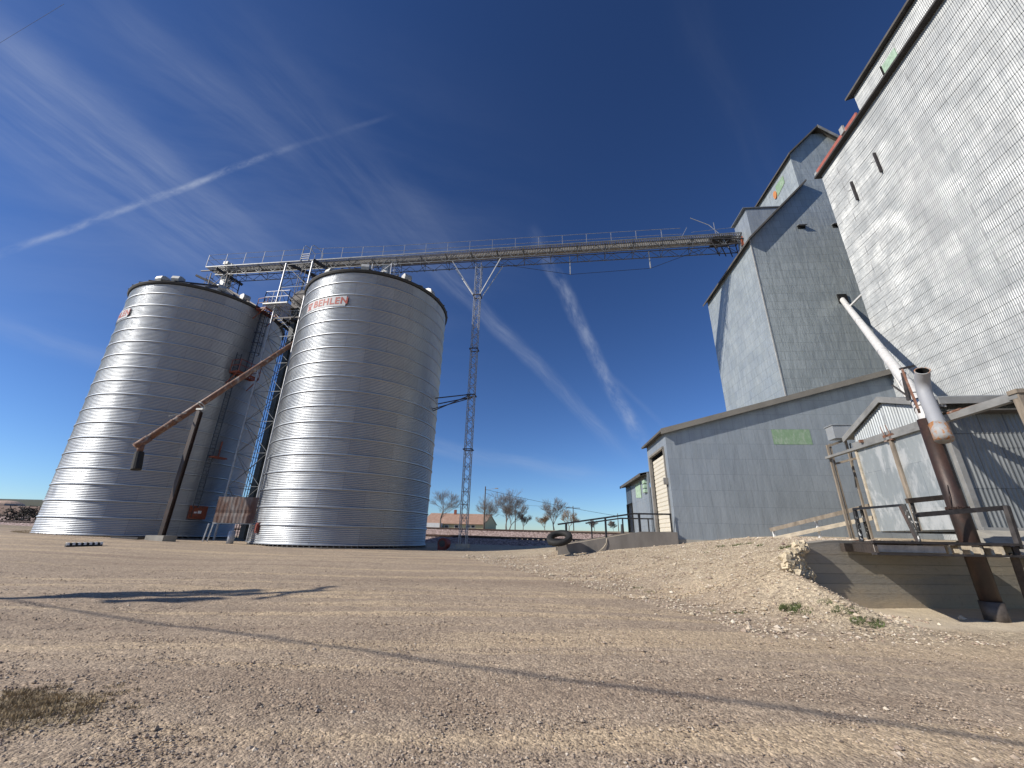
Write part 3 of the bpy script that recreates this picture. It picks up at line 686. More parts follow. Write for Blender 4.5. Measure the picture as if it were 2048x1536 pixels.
# hanging posts and sway cable
hp = [(17.4, -2.3), (24.2, -2.15)]
for s, h in hp:
    mb = MB(); mb.bar(CP(s, 0, -.4), CP(s, 0, h), .07); mb.build('cable_post', M['galv_light'], cv)
mb = MB()
for o in (0,):
    for a, b in zip([(10.5, -.6)]+hp+[(28.6, -.5)], hp+[(28.6, -.5)]): mb.tube(CP(a[0], o, a[1]), CP(b[0], o, b[1]), .022, n=4) if a != b else None
mb.build('sway_cable', M['wire'], cv)
mb = MB()  # landing frame at the elevator
for k in range(4): mb.bar(CP(s1-2.6+k*.6, -1.0, -.45-.10*k), CP(s1-1.5+k*.5, .5, -.9-.1*k), .07)
mb.bar(CP(s1-2.7, -1.0, -.3), CP(s1-2.2, -.9, -1.2), .07); mb.bar(CP(s1-2.7, -1, -.3), CP(s1+.2, -1, -.5), .09); mb.bar(CP(s1-2.3, -1, -1.1), CP(s1-.5, -1, -.9), .09); mb.box(CP(s1-1.4, 0, .2), (1.5, 1.3, .10), cdv, cn)
mb.build('landing', M['darksteel'], cv)

# ---------------------------------------------------------------- lattice mast
def lattice(mb, base, top, w, ex, ey, n, r=.03, rd=.018):
    cs_ = [(-1, -1), (1, -1), (1, 1), (-1, 1)]; b, t = V(base), V(top)
    P = lambda k, f: b.lerp(t, f)+ex*(cs_[k % 4][0]*w/2)+ey*(cs_[k % 4][1]*w/2)
    for k in range(4): mb.tube(P(k, 0), P(k, 1), r, n=6)
    for i in range(n):
        f0, f1_ = i/n, (i+1)/n
        for k in range(4):
            a, b_ = (k, k+1) if (i+k) % 2 else (k+1, k)
            mb.tube(P(a, f0), P(b_, f1_), rd, n=4)
            if i % 2 == 0: mb.tube(P(k, f0), P(k+1, f0), rd, n=4)
mp = V((-3.25, 30.83, .95))
mast = thing('lattice_mast', 'tall slender steel lattice mast holding up the conveyor right of the silos', 'mast', mp)
sm = (mp-S2).dot(cdv)
mtop = CP(sm, 0, -.6)
mb = MB(); lattice(mb, mp, V((mp.x, mp.y, mtop.z)), .50, cdv, cn, 52); mb.build('lattice', M['galv'], mast)
mb = MB(); zc = 21.6
for sg_ in (-1, 1):
    for o in (-.3, .3):
        mb.bar(V((mp.x, mp.y, zc))+cdv*(.3*sg_)+cn*o, CP(sm+(2.1 if sg_ > 0 else 2.4)*sg_, o*2, -.55), .06)
mb.build('brace', M['galv_light'], mast)
for z in (zc-.05, 12.2, 16.3, 7.8):
    mb = MB()
    for k in range(4):
        cs_ = [(-1, -1), (1, -1), (1, 1), (-1, 1)]; a, b = cs_[k], cs_[(k+1) % 4]
        mb.bar(V((mp.x, mp.y, z))+cdv*(a[0]*.33)+cn*(a[1]*.33), V((mp.x, mp.y, z))+cdv*(b[0]*.33)+cn*(b[1]*.33), .07)
    mb.build('collar', M['darksteel'], mast)
mb = MB(); zc = atz = 12.2
for o, e in ((-.33, 95), (.33, 80)):
    a = rad(e); q = V((S2.x+math.sin(a)*RZ, S2.y+math.cos(a)*RZ, zc))
    mb.bar(V((mp.x, mp.y, zc))+cn*o, q, .07)
mb.bar(V((mp.x, mp.y, zc-.05))-cn*.33, V((S2.x+math.sin(rad(98))*RZ, S2.y+math.cos(rad(98))*RZ, zc-1.2)), .06)
mb.bar(V((mp.x, mp.y, zc-.05))+cn*.33, V((S2.x+math.sin(rad(100))*RZ, S2.y+math.cos(rad(100))*RZ, zc-1.1)), .06)
mb.build('wall_strut', M['darksteel'], mast)
mb = MB(); mb.box(V((mp.x, mp.y, .92)), (.9, .9, .3), cdv, cn); mb.build('footing', M['concrete'], mast)

# ---------------------------------------------------------------- support tower and bucket elevator between silos
tc0 = V((-20.55, 33.3, .85)); tw = 2.7
tower = thing('support_tower', 'tall braced steel tower standing between the two silos under the conveyor', 'tower', tc0)
TP = lambda u, o, z: V((tc0.x, tc0.y, 0))+cdv*u+cn*o+V((0, 0, z))
lg = at(494, 827, 31.7); u_l = (lg-tc0).dot(cdv); o_l = (lg-tc0).dot(cn)
zt = 25.3
for (u, o) in ((u_l, o_l), (u_l+tw, o_l), (u_l+tw, o_l+2.7), (u_l, o_l+2.7)):
    mb = MB(); mb.tube(TP(u, o, .8), TP(u, o, zt), .075, n=8); mb.build('leg', M['galv'], tower)
mb = MB(); lv = [2.2+2.55*k for k in range(10)]
cs_ = [(u_l, o_l), (u_l+tw, o_l), (u_l+tw, o_l+2.7), (u_l, o_l+2.7)]
for i, z in enumerate(lv):
    for k in range(4):
        a, b = cs_[k], cs_[(k+1) % 4]; mb.bar(TP(*a, z), TP(*b, z), .04)
        if i+1 < len(lv):
            mb.tube(TP(*a, z), TP(*b, lv[i+1]), .022, n=5); mb.tube(TP(*b, z), TP(*a, lv[i+1]), .022, n=5)
mb.build('bracing', M['towersteel'], tower)
mb = MB()
for u, o in ((1.2, .7), (1.5, .8), (.2, 1.6)): mb.tube(TP(u_l+u, o_l+o, 1), TP(u_l+u, o_l+o, zt), .03, n=5)
z = 1.5
while z < zt: mb.bar(TP(u_l+1.2, o_l+.7, z), TP(u_l+1.5, o_l+.8, z), .02); z += .35
mb.build('ladder', M['darksteel'], tower)
zp = 20.6
mb = MB()
for k in range(12): mb.bar(TP(u_l-.7+k*.2, o_l-.5, zp), TP(u_l-.7+k*.2, o_l+2.9, zp), .12, .04)
mb.box(TP(u_l+.4, o_l-.55, zp), (2.4, .08, .12), cdv, cn); mb.box(TP(u_l+.4, o_l+2.9, zp), (2.4, .08, .2), cdv, cn)
pf = mb.build('platform', M['galv_light'], tower)
mb = MB()
cc = [(u_l-.75, o_l+2.9), (u_l-.75, o_l-.55), (u_l+1.6, o_l-.55), (u_l+1.6, o_l+2.9)]
for i in range(3):
    a, b = V(cc[i]), V(cc[i+1]); nn = 3
    for k in range(nn+1): p = a.lerp(b, k/nn); mb.bar(TP(p.x, p.y, zp), TP(p.x, p.y, zp+1.25), .045)
    for h in (1.25, .68): mb.bar(TP(a.x, a.y, zp+h), TP(b.x, b.y, zp+h), .04)
mb.build('railing', M['galv'], pf)
mb = MB(); zq = 19.4
for k in range(7): mb.bar(TP(u_l+.1, o_l+.1+k*.42, zq), TP(u_l+3.6, o_l+.1+k*.42, zq), .12, .14)
for k in range(5): mb.bar(TP(u_l+.3+k*.8, o_l-.1, zq-.2), TP(u_l+.3+k*.8, o_l+2.9, zq-.2), .1, .22)
mb.build('work_deck', M['darksteel'], tower)
mb = MB(); mb.bar(CP((lg-S2).dot(cdv)-.3, -1.5, -.5), CP((lg-S2).dot(cdv)+3.0, 2.2, -.9), .2, .26); mb.bar(CP((lg-S2).dot(cdv)+2.4, -1.5, -.3), CP((lg-S2).dot(cdv)+4.8, 2.2, -.9), .2, .26); mb.build('cross_beam', M['darksteel'], tower)
be = thing('bucket_elevator', 'dark upright bucket elevator trunk close beside the right silo', 'elevator leg', TP(u_l+2.2, o_l+1.3, .8))
q1 = at(592, 640, 32.2); q1b = V((q1.x, q1.y, 0))
mb = MB()
mb.box(q1b+V((0, 0, 11.2)), (.42, .62, 20.4), cdv, cn)
for z in range(2, 21, 3): mb.box(q1b+V((0, 0, z)), (.5, .7, .1), cdv, cn)
mb.build('trunk', M['leg_dark'], be)
mb = MB(); c = q1b+V((.2, 0, 21.6)); mb.tube(c-cn*.4, c+cn*.4, .85, n=20); mb.box(c-V((0, 0, .6)), (1.5, .8, .9), cdv, cn); mb.tube(c-cdv*1.1-cn*.1+V((0, 0, .1)), c-cdv*.6-cn*.1, .22, n=10); mb.bar(c-cdv*.8+V((0, 0, -1.4)), c+cdv*.6, .2)
mb.build('head', M['darksteel'], be)
mb = MB(); mb.bar(c+V((0, 0, -1.2)), q1b+cdv*.9+V((0, 0, 18.2)), .45, .35); mb.build('chute', M['galv_light'], be)

# rusty spout from the tower with its post
ls = thing('loading_spout', 'long rust streaked pipe sloping down from the tower past the left silo', 'spout', at(265, 900, 25.5))
pa, pb = at(604, 676, 32.2), at(272, 893, 25.4); dd = (pb-pa).normalized()
mb = MB(); mb.tube(pa, pb, .20, n=18); mb.build('tube', M['rustpipe'], ls, True)
mb = MB()
for t in (.30, .52, .80, .83): mb.tube(pa.lerp(pb, t)-dd*.05, pa.lerp(pb, t)+dd*.05, .225, n=18)
mb.tube(pb-dd*.8, pb+dd*.02, .235, n=18); mb.build('collar', M['rustpipe'], ls, True)
pe = pb-dd*.35; dn = (at(270, 948, 25.4)-pe).normalized()
mb = MB(); mb.tube(pe, pe+dn*.75, .19, .15, n=14); mb.build('outlet', M['rustpipe'], ls, True)
mb = MB(); mb.tube(pe+dn*.65, pe+dn*1.75, .24, .27, n=14); mb.build('rubber_sleeve', M['rubber'], ls)
mb = MB(); mb.bar(at(338, 832, 25.5), at(372, 826, 26.4), .06); mb.build('guide_rod', M['galv_light'], ls)
pz = ground_h(-21.2, 26.5)
pt = at(400, 822, 26.5); sp_ = thing('spout_post', 'single tall brown steel post under the sloping pipe before the left silo', 'post', (pt.x, pt.y, pz))
mb = MB(); mb.box(V((pt.x, pt.y, (pz+pt.z)/2)), (.10, .26, pt.z-pz), cdv, cn); mb.box(V((pt.x, pt.y, (pz+pt.z)/2))-cn*.13, (.26, .03, pt.z-pz-.1), cdv, cn); mb.box(V((pt.x, pt.y, (pz+pt.z)/2))+cn*.13, (.26, .03, pt.z-pz-.1), cdv, cn); mb.build('column', M['brownpipe'], sp_)
mb = MB(); mb.box(V((pt.x, pt.y, pt.z+.12)), (.5, .2, .12), cdv, cn); mb.ring(V((pt.x, pt.y, pt.z+.42)), .25, .035, ax=dd); mb.build('saddle', M['galv_light'], sp_)
mb = MB(); mb.box(V((pt.x, pt.y, pz+.10)), (1.25, .9, .42), cdv, cn); mb.build('footing', M['concrete'], sp_)
mb = MB(); mb.box(V((pt.x-1.9, pt.y-.1, ground_h(pt.x-1.9, pt.y)+.06)), (1.9, .5, .12), cdv, cn); tag(mb.build('steel_plate', M['darksteel']), 'low dark steel plate lying left of the concrete post footing', 'plate')

# things at the foot of the tower
pn = thing('tin_panel', 'rusty brown sheet tin panel upright between the two silos', 'panel', at(470, 1050, 28))
mb = MB(); a, b, c, d = [at(*p, 28) for p in ((438, 993), (519, 995), (506, 1047), (425, 1045))]
rows = []
for j in range(9):
    l, r = a.lerp(d, j/8), b.lerp(c, j/8); rows.append([l.lerp(r, i/40)+V((0, .007*math.sin(i*1.7)+.03*(j % 8 == 5), 0)) for i in range(41)])
mb.grid(rows); mb.build('sheet', rusty('rusted tin', (.22, .20, .19), (.10, .05, .035), .52, .75, .1, 1.4, (1.4, 1.4, .35), .12), pn)
mb = MB(); mb.bar(at(418, 1047, 28.1), at(405, 1083, 28.1), .07); mb.bar(at(427, 1047, 28.3), at(414, 1083, 28.3), .06); mb.bar(at(425, 1046, 28.1), at(507, 1048, 28.1), .06)
mb.build('frame', M['galv'], pn)
tk = at(460, 1083, 27.6); tz = ground_h(tk.x, tk.y)
mb = MB(); mb.tube((tk.x, tk.y, tz), (tk.x, tk.y, tz+.72), .2, n=16); mb.tube((tk.x, tk.y, tz+.72), (tk.x, tk.y, tz+.80), .2, .08, n=16)
tag(mb.build('white_barrel', simple('pale grey barrel', (.42, .44, .46), .5), None, True), 'slim pale grey barrel standing beneath the rusty tin panel', 'barrel')
rd = at(888, 1090, 30.6); rz = ground_h(rd.x, rd.y)
dr = thing('fan_housing', 'small dark red round machine at the foot of the right silo', 'machine', (rd.x, rd.y, rz))
mb = MB(); mb.tube((rd.x-.1, rd.y-.25, rz+.42), (rd.x+.1, rd.y+.25, rz+.42), .38, n=20); mb.box((rd.x-.1, rd.y, rz+.2), (.6, .5, .4)); mb.build('body', M['redrust'], dr)
mb = MB(); mb.tube((rd.x-.1, rd.y-.29, rz+.42), (rd.x-.09, rd.y-.24, rz+.42), .22, n=16); mb.build('intake', M['blacksteel'], dr)
# striped parking beam
p0, p1 = at(126, 1104, 20.4), at(200, 1099, 21.4)
z0 = ground_h(p0.x, p0.y); p0.z = z0; p1.z = ground_h(p1.x, p1.y); sb = thing('striped_bumper', 'black and white striped wheel stop lying on the gravel before the left silo', 'wheel stop', p0)
ed = (p1-p0).normalized(); el = V((ed.y, -ed.x, 0)); ln = (p1-p0).length
mb = MB(); mb2 = MB()
pr = [(-.20, 0), (.20, 0), (.14, .17), (-.14, .17)]
prism(mb, [p0+el*u+V((0, 0, z)) for u, z in pr], ed, ln)
for k in range(0, 13, 2):
    q0 = p0+ed*(ln*k/13); prism(mb2, [q0+el*u+V((0, 0, z)) for u, z in ((-.182, .07), (.182, .07), (.146, .18), (-.146, .18))], ed, ln/13)
mb.build('beam', M['rubber'], sb); mb2.build('stripe', M['white'], sb)

# ---------------------------------------------------------------- wall helpers (frame local)
def flat_wall(mb, F, axis_, c, a0, a1, top, z0, step=1.0, out=0.):
    """vertical wall in frame F. axis_ 'y': plane y=c running x a0..a1; 'x': plane x=c running y a0..a1; top(a)->z"""
    n = max(2, int(abs(a1-a0)/step)+1); xs_ = [a0+(a1-a0)*i/(n-1) for i in range(n)]
    P = (lambda a, z: F.w(a, c, z)) if axis_ == 'y' else (lambda a, z: F.w(c, a, z))
    for a, b in zip(xs_, xs_[1:]):
        mb.quad([P(a, z0), P(b, z0), P(b, top(b)), P(a, top(a))], [(a, z0), (b, z0), (b, top(b)), (a, top(a))])
def corr_wall(mb, F, axis_, c, a0, a1, top, z0, pitch, amp, sgn, course, lip=.012):
    "corrugated vertical ribs in overlapping courses; sgn = outward direction along the normal axis"
    n = int(abs(a1-a0)/pitch*4); P = (lambda a, o, z: F.w(a, c+sgn*o, z)) if axis_ == 'y' else (lambda a, o, z: F.w(c+sgn*o, a, z))
    zmax = max(top(a0), top(a1), top((a0+a1)/2)); z = z0; k = 0
    while z < zmax-.01:
        z2 = min(z+course, zmax); off = lip; rws = []
        xs_ = [a0+(a1-a0)*i/n for i in range(n+1)]
        wv = [amp*math.sin(2*math.pi*(a/pitch)+.0) for a in xs_]
        jit = random.uniform(-.002, .002)
        r0 = [P(a, amp+w+off+jit, min(z, top(a))) for a, w in zip(xs_, wv)]; r1 = [P(a, amp+w, min(z2+.02, top(a))) for a, w in zip(xs_, wv)]
        zz = (z, z2)
        mb.grid([r0, r1], lambda i, j: (xs_[j], zz[i])); z = z2; k += 1

# ---------------------------------------------------------------- elevator B (middle)
BY0, BY1, BX0, BX1 = 26.4, 35.1, 15.85, 30.55; HX0, HX1, HYE = 20.6, 25.8, 33.6
EZ = 23.3; SLP = 1.03
eb = thing('grain_elevator', 'tall grey steel-clad grain elevator in the middle with peaked headhouse', 'grain elevator', FB.w(BX0, BY0, 1.5))
mb = MB(); RX = 23.2
topB = lambda x: EZ+SLP*(x-BX0) if x < HX0 else (EZ+SLP*(BX1-x) if x > HX1 else EZ+SLP*(HX0-BX0))
for a, b in ((BX0, HX0), (HX0, HX1), (HX1, BX1)):
    flat_wall(mb, FB, 'y', BY0, a, b, topB, 1.5, .8)
flat_wall(mb, FB, 'x', BX0, BY1, BY0, lambda y: EZ, 1.5, .8)
flat_wall(mb, FB, 'y', BY1, BX1, BX0, lambda x: EZ, 1.5, 3); flat_wall(mb, FB, 'x', BX1, BY0, BY1, lambda y: EZ, 1.5, 3)
mb.build('wall', M['bsheet'], eb)
mb = MB()  # corner trim
mb.bar(FB.w(BX0-.01, BY0-.01, 8), FB.w(BX0-.01, BY0-.01, EZ), .07)
mb.build('corner_trim', M['galv_light'], eb)
def slab_roof(F, x0, z0, x1, z1, y0, y1, t=.10):
    mb = MB(); n = 1
    prism(mb, [F.w(x0, y0, z0), F.w(x1, y0, z1), F.w(x1, y0, z1+t), F.w(x0, y0, z0+t)], F.ey, y1-y0); return mb
ov = .55
mb = slab_roof(FB, BX0-.32, EZ-.32*SLP+.02, HX0+.28, EZ+(HX0+.28-BX0)*SLP+.02, BY0-ov, BY1+.4, .16)
prism(mb, [FB.w(HX1-.2, BY0-ov, EZ+(BX1-HX1+.2)*SLP), FB.w(BX1+.3, BY0-ov, EZ-.3*SLP), FB.w(BX1+.3, BY0-ov, EZ-.3*SLP+.16), FB.w(HX1-.2, BY0-ov, EZ+(BX1-HX1+.2)*SLP+.16)], FB.ey, BY1-BY0+ov+.4)
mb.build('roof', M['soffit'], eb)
HE, HP = 31.9, 34.55
hh = MB(); flat_wall(hh, FB, 'y', BY0-.004, HX0, HX1, lambda x: HE+(HP-HE)*(1-abs(x-RX)/(RX-HX0)), EZ+SLP*(HX0-BX0)-.1, .65)
flat_wall(hh, FB, 'x', HX0, HYE, BY0-.004, lambda y: HE, EZ+3, .8); flat_wall(hh, FB, 'x', HX1, BY0, HYE, lambda y: HE, EZ+3, 2); flat_wall(hh, FB, 'y', HYE, HX1, HX0, lambda x: HE+(HP-HE)*(1-abs(x-RX)/(RX-HX0)), EZ+3, .65)
hb = hh.build('headhouse', M['bsheet'], eb)
sl2 = (HP-HE)/(RX-HX0)
mb = slab_roof(FB, HX0-.28, HE-.28*sl2+.02, RX, HP+.02, BY0-.42, HYE+.4, .13)
prism(mb, [FB.w(RX, BY0-.42, HP+.02), FB.w(HX1+.28, BY0-.42, HE-.28*sl2+.02), FB.w(HX1+.28, BY0-.42, HE-.28*sl2+.15), FB.w(RX, BY0-.42, HP+.15)], FB.ey, HYE-BY0+.82)
mb.build('headhouse_roof', M['soffit'], hb)
mb = MB(); prism(mb, [FB.w(RX, BY0-.45, HP+.16), FB.w(HX1+.3, BY0-.45, HE-.3*sl2+.16), FB.w(HX1+.3, BY0-.45, HE-.3*sl2-.18), FB.w(RX, BY0-.45, HP-.18)], FB.ey, .04); mb.build('fascia', M['fascia'], hb)
mb = MB(); gy = (27.72, 29.3)
mb.quad([FB.w(HX0-.03, gy[1]-.38, 30.0), FB.w(HX0-.03, gy[0], 30.32), FB.w(HX0-.03, gy[0], 31.1), FB.w(HX0-.03, gy[1]-.38, 31.1)]); mb.build('green_patch', M['greenpatch'], hb)
mb = MB(); c = FB.w(HX0-.05, 29.15, 30.4); pts = [c+FB.ey*(.22*math.cos(a))+V((0, 0, .40*math.sin(a)))-FB.ex*0 for a in [2*math.pi*k/12 for k in range(12)]]
prism(mb, pts, FB.ex, -.05); mb.build('orange_louver', simple('rusty orange louver', (.50, .20, .07), .7), hb)
# small hoods on the front
for (hx_, hz_) in ((19.86, 24.5), (22.4, 24.5)):
    mb = MB(); prism(mb, [FB.w(hx_-.32, BY0, hz_), FB.w(hx_+.32, BY0, hz_), FB.w(hx_+.32, BY0-.30, hz_-.10), FB.w(hx_-.32, BY0-.30, hz_-.10)], V((0, 0, 1)), .03)
    hd = mb.build('hood', M['galv'], eb); mb = MB(); mb.box(FB.w(hx_, BY0-.01, hz_-.16), (.56, .03, .24), FB.ex, FB.ey); mb.build('opening', M['hole'], hd)
# conveyor gallery dormer on the roof
GX0, GY0, GY1 = 16.4, 26.9, 29.0
mb = MB(); flat_wall(mb, FB, 'x', GX0, GY1, GY0, lambda y: 26.85, 23.6, .5); flat_wall(mb, FB, 'y', GY0, GX0, 19.3, lambda x: 26.85, 23.6, .5); flat_wall(mb, FB, 'y', GY1, 19.3, GX0, lambda x: 26.85, 23.6, 1)
ga = mb.build('gallery', M['ssheet'], eb); mb = MB(); mb.box(FB.w((GX0+19.5)/2-.1, (GY0+GY1)/2, 26.9), (19.5-GX0+.3, GY1-GY0+.2, .08), FB.ex, FB.ey); mb.build('gallery_roof', M['roof_metal'], ga)
mb = MB(); mb.box(FB.w(GX0-.02, 28.3, 24.8), (.04, .35, .8), FB.ex, FB.ey); mb.build('opening', M['orange'], ga)

# ---------------------------------------------------------------- drive shed
SY0, SY1, SX0 = 22.14, 26.37, 6.55
sh = thing('drive_shed', 'low blue grey metal shed with cream roll door and sloping roof', 'shed', FB.w(SX0, SY0, 1.5))
rs = (10.40-7.15)/(18.7-SX0); topS = lambda x: 7.15+rs*(x-SX0); SX1 = 19.0
mb = MB(); flat_wall(mb, FB, 'y', SY0, SX0, SX1, topS, 1.42, .8)
DZ = 6.35; dy0, dy1 = 22.72, 25.62
flat_wall(mb, FB, 'x', SX0, dy0, SY0, lambda y: 7.15, 1.42, .6); flat_wall(mb, FB, 'x', SX0, SY1, dy1, lambda y: 7.15, 1.42, .6)
mb.quad([FB.w(SX0, dy1, DZ), FB.w(SX0, dy0, DZ), FB.w(SX0, dy0, 7.15), FB.w(SX0, dy1, 7.15)], [(dy1, DZ), (dy0, DZ), (dy0, 7.15), (dy1, 7.15)])
flat_wall(mb, FB, 'y', SY1, SX1, SX0, topS, 1.42, 3)
mb.build('wall', M['ssheet'], sh)
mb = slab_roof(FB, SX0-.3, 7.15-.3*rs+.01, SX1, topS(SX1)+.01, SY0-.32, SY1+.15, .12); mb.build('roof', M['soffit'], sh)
mb = MB(); prism(mb, [FB.w(SX0-.3, SY0-.345, 7.15-.3*rs+.17), FB.w(SX1, SY0-.345, topS(SX1)+.17), FB.w(SX1, SY0-.345, topS(SX1)-.13), FB.w(SX0-.3, SY0-.345, 7.15-.3*rs-.13)], FB.ey, .03); mb.build('fascia', simple('taupe fascia', (.20, .185, .16), .6, .1, .15, 1), sh)
mb = MB(); nrow = 18
for k in range(nrow):
    z0_, z1_ = 2.0+(DZ-2.0-.25)*k/nrow, 2.0+(DZ-2.0-.25)*(k+1)/nrow
    P = lambda y, o, z: FB.w(SX0+.12+o, y, z)
    mb.grid([[P(dy1-.08, 0, z0_), P(dy0+.08, 0, z0_)], [P(dy1-.08, -.035, z0_+.05), P(dy0+.08, -.035, z0_+.05)], [P(dy1-.08, -.035, z1_-.02), P(dy0+.08, -.035, z1_-.02)], [P(dy1-.08, 0, z1_), P(dy0+.08, 0, z1_)]])
rd_ = mb.build('roll_door', M['rolldoor'], sh)
mb = MB(); mb.bar(FB.w(SX0-.03, dy1+.06, 1.9), FB.w(SX0-.03, dy1+.06, DZ), .16); mb.bar(FB.w(SX0-.02, dy0-.05, 1.9), FB.w(SX0-.02, dy0-.05, DZ), .09); mb.bar(FB.w(SX0-.03, dy0-.1, DZ+.03), FB.w(SX0-.03, dy1+.14, DZ+.03), .16, .12)
mb.box(FB.w(SX0-.12, dy0-.15, 4.55), (.22, .12, .35), FB.ex, FB.ey); mb.build('door_frame', simple('grey door trim', (.19, .18, .165), .8), rd_)
mb = MB(); gx = 12.12
rows = [[FB.w(gx+.65*i, SY0-.012, z) for i in range(4)] for z in (6.46, 7.28)]; mb.grid(rows, lambda a, b: (gx+.65*b, (6.46, 7.28)[a]))
mb.build('green_patch', M['greenpatch'], sh)
mb = MB(); mb.box(FB.w((SX0+SX1)/2, SY0+.05, 1.2), (SX1-SX0+.1, .3, .9), FB.ex, FB.ey); mb.build('foundation', M['concrete'], sh)
# low lean-to beyond
lo = thing('lean_to_shed', 'smaller dark fronted lean-to shed behind the roll door shed', 'shed', FB.w(6.45, 26.6, 1.5))
mb = MB(); LX = 6.42; flat_wall(mb, FB, 'x', LX, 31.6, 26.5, lambda y: 5.62, 1.5, .7)
flat_wall(mb, FB, 'y', 33.6, 12, LX, lambda x: 5.5, 1.5, 2); flat_wall(mb, FB, 'y', 26.5, LX, 6.55, lambda x: 5.6, 1.5, .1)
mb.build('wall', M['ssheet'], lo)
mb = MB(); flat_wall(mb, FB, 'x', LX-.02, 33.6, 31.6, lambda y: 5.6, 4.15, .7); mb.build('dark_panel', simple('dark blue panel', (.075, .10, .13), .5, .3), lo)
mb = MB(); mb.quad([FB.w(LX+.5, 33.5, 1.5), FB.w(LX+.5, 31.6, 1.5), FB.w(LX+.5, 31.6, 4.2), FB.w(LX+.5, 33.5, 4.2)]); mb.bar(FB.w(LX, 31.65, 1.5), FB.w(LX, 31.65, 4.15), .12); mb.bar(FB.w(LX, 33.55, 1.5), FB.w(LX, 33.55, 4.15), .12); mb.build('doorway', M['hole'], lo)
mb = MB(); rows = []
for j in (0, 1): rows.append([FB.w(LX-.45+6.0*j, 26.5+.09*i, 5.52+.5*j*0+1.2*j+.03*(i % 2)) for i in range(82)])
mb.grid(rows); rows = [[p-V((0, 0, .14)) for p in r] for r in [[V(q) for q in rr] for rr in rows]]; mb.grid(rows[::-1]); mb.box(FB.w(LX-.44, 30.1, 5.45), (.04, 7.3, .18), FB.ex, FB.ey)
mb.build('roof', M['soffit'], lo)
mb = MB(); mb.quad([FB.w(LX-.03, 30.0, 4.35), FB.w(LX-.03, 28.4, 4.2), FB.w(LX-.03, 28.4, 5.25), FB.w(LX-.03, 30.0, 5.3)]); mb.build('mint_patch', M['mint'], lo)
mb = MB()
for k in range(3): mb.box(FB.w(LX-.08, 27.0, 4.5+k*.28), (.16, .6, .2), FB.ex, FB.ey)
mb.build('louver', M['mint'], lo)

# ---------------------------------------------------------------- elevator A (right)
AX, AYF, AYN, AZ = 17.71, 23.22, 4.5, 25.05
ea = thing('grain_elevator', 'huge pale corrugated grain elevator filling the right edge', 'grain elevator', FA.w(AX, AYF, 1.5))
mb = MB(); corr_wall(mb, FA, 'x', AX, AYF, AYN, lambda y: AZ, 1.5, .085, .012, -1, .62, .016)
flat_wall(mb, FA, 'y', AYF, 30, AX, lambda x: AZ, 1.5, 6); flat_wall(mb, FA, 'y', AYN, AX, 30, lambda x: AZ, 1.5, 6); flat_wall(mb, FA, 'x', 30, AYN, AYF, lambda x: AZ, 1.5, 6)
mb.build('wall', M['asheet'], ea)
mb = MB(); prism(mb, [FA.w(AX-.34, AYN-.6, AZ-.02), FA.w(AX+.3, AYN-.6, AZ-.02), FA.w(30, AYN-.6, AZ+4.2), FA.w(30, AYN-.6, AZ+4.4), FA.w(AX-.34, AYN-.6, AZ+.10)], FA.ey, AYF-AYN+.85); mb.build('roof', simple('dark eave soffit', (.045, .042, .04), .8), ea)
mb = MB(); mb.box(FA.w(AX-.14, (AYF+.1+19.2)/2, AZ+.36), (.10, AYF+.1-19.2, .40), FA.ex, FA.ey); mb.build('red_fascia', M['redroof'], ea)
mb = MB(); mb.box(FA.w(AX-.25, AYF-2.9, AZ+.55), (.12, .3, .5), FA.ex, FA.ey); mb.box(FA.w(AX-.2, AYF+.1, AZ+.3), (.16, .2, .2), FA.ex, FA.ey); mb.build('bracket', M['galv_light'], ea)
mb = MB(); corr_wall(mb, FA, 'x', AX+.08, 19.15, AYN, lambda y: AZ+1.95, AZ+.15, .085, .012, -1, .62, .010); flat_wall(mb, FA, 'y', 19.15, 28, AX+.08, lambda x: AZ+2.0, AZ+.15, 6)
ah = mb.build('headhouse', M['asheet'], ea)
mb = MB(); prism(mb, [FA.w(AX-.24, AYN-.5, AZ+1.92), FA.w(28, AYN-.5, AZ+5.5), FA.w(28, AYN-.5, AZ+5.7), FA.w(AX-.24, AYN-.5, AZ+2.06)], FA.ey, 19.45-AYN+.5); mb.build('headhouse_roof', M['soffit'], ah)
for (y_, w_) in ((16.6, .9), (13.2, 1.0)):
    mb = MB(); mb.box(FA.w(AX+.03, y_, AZ+.85), (.04, w_, .62), FA.ex, FA.ey); mb.build('green_panel', M['mint'], ah)
    mb = MB(); mb.box(FA.w(AX+.02, y_+w_/2+.06, AZ+.9), (.06, .08, .66), FA.ex, FA.ey); mb.build('window_slot', M['hole'], ah)
for (y_, z_) in ((19.17, 21.55), (21.15, 21.55)):
    mb = MB(); mb.box(FA.w(AX-.09, y_, z_), (.14, .09, 1.42), FA.ex, FA.ey); mb.bar(FA.w(AX-.1, y_, z_+.1), FA.w(AX-.32, y_+.2, z_+.2), .02); mb.build('slot_hood', M['darksteel'], ea)

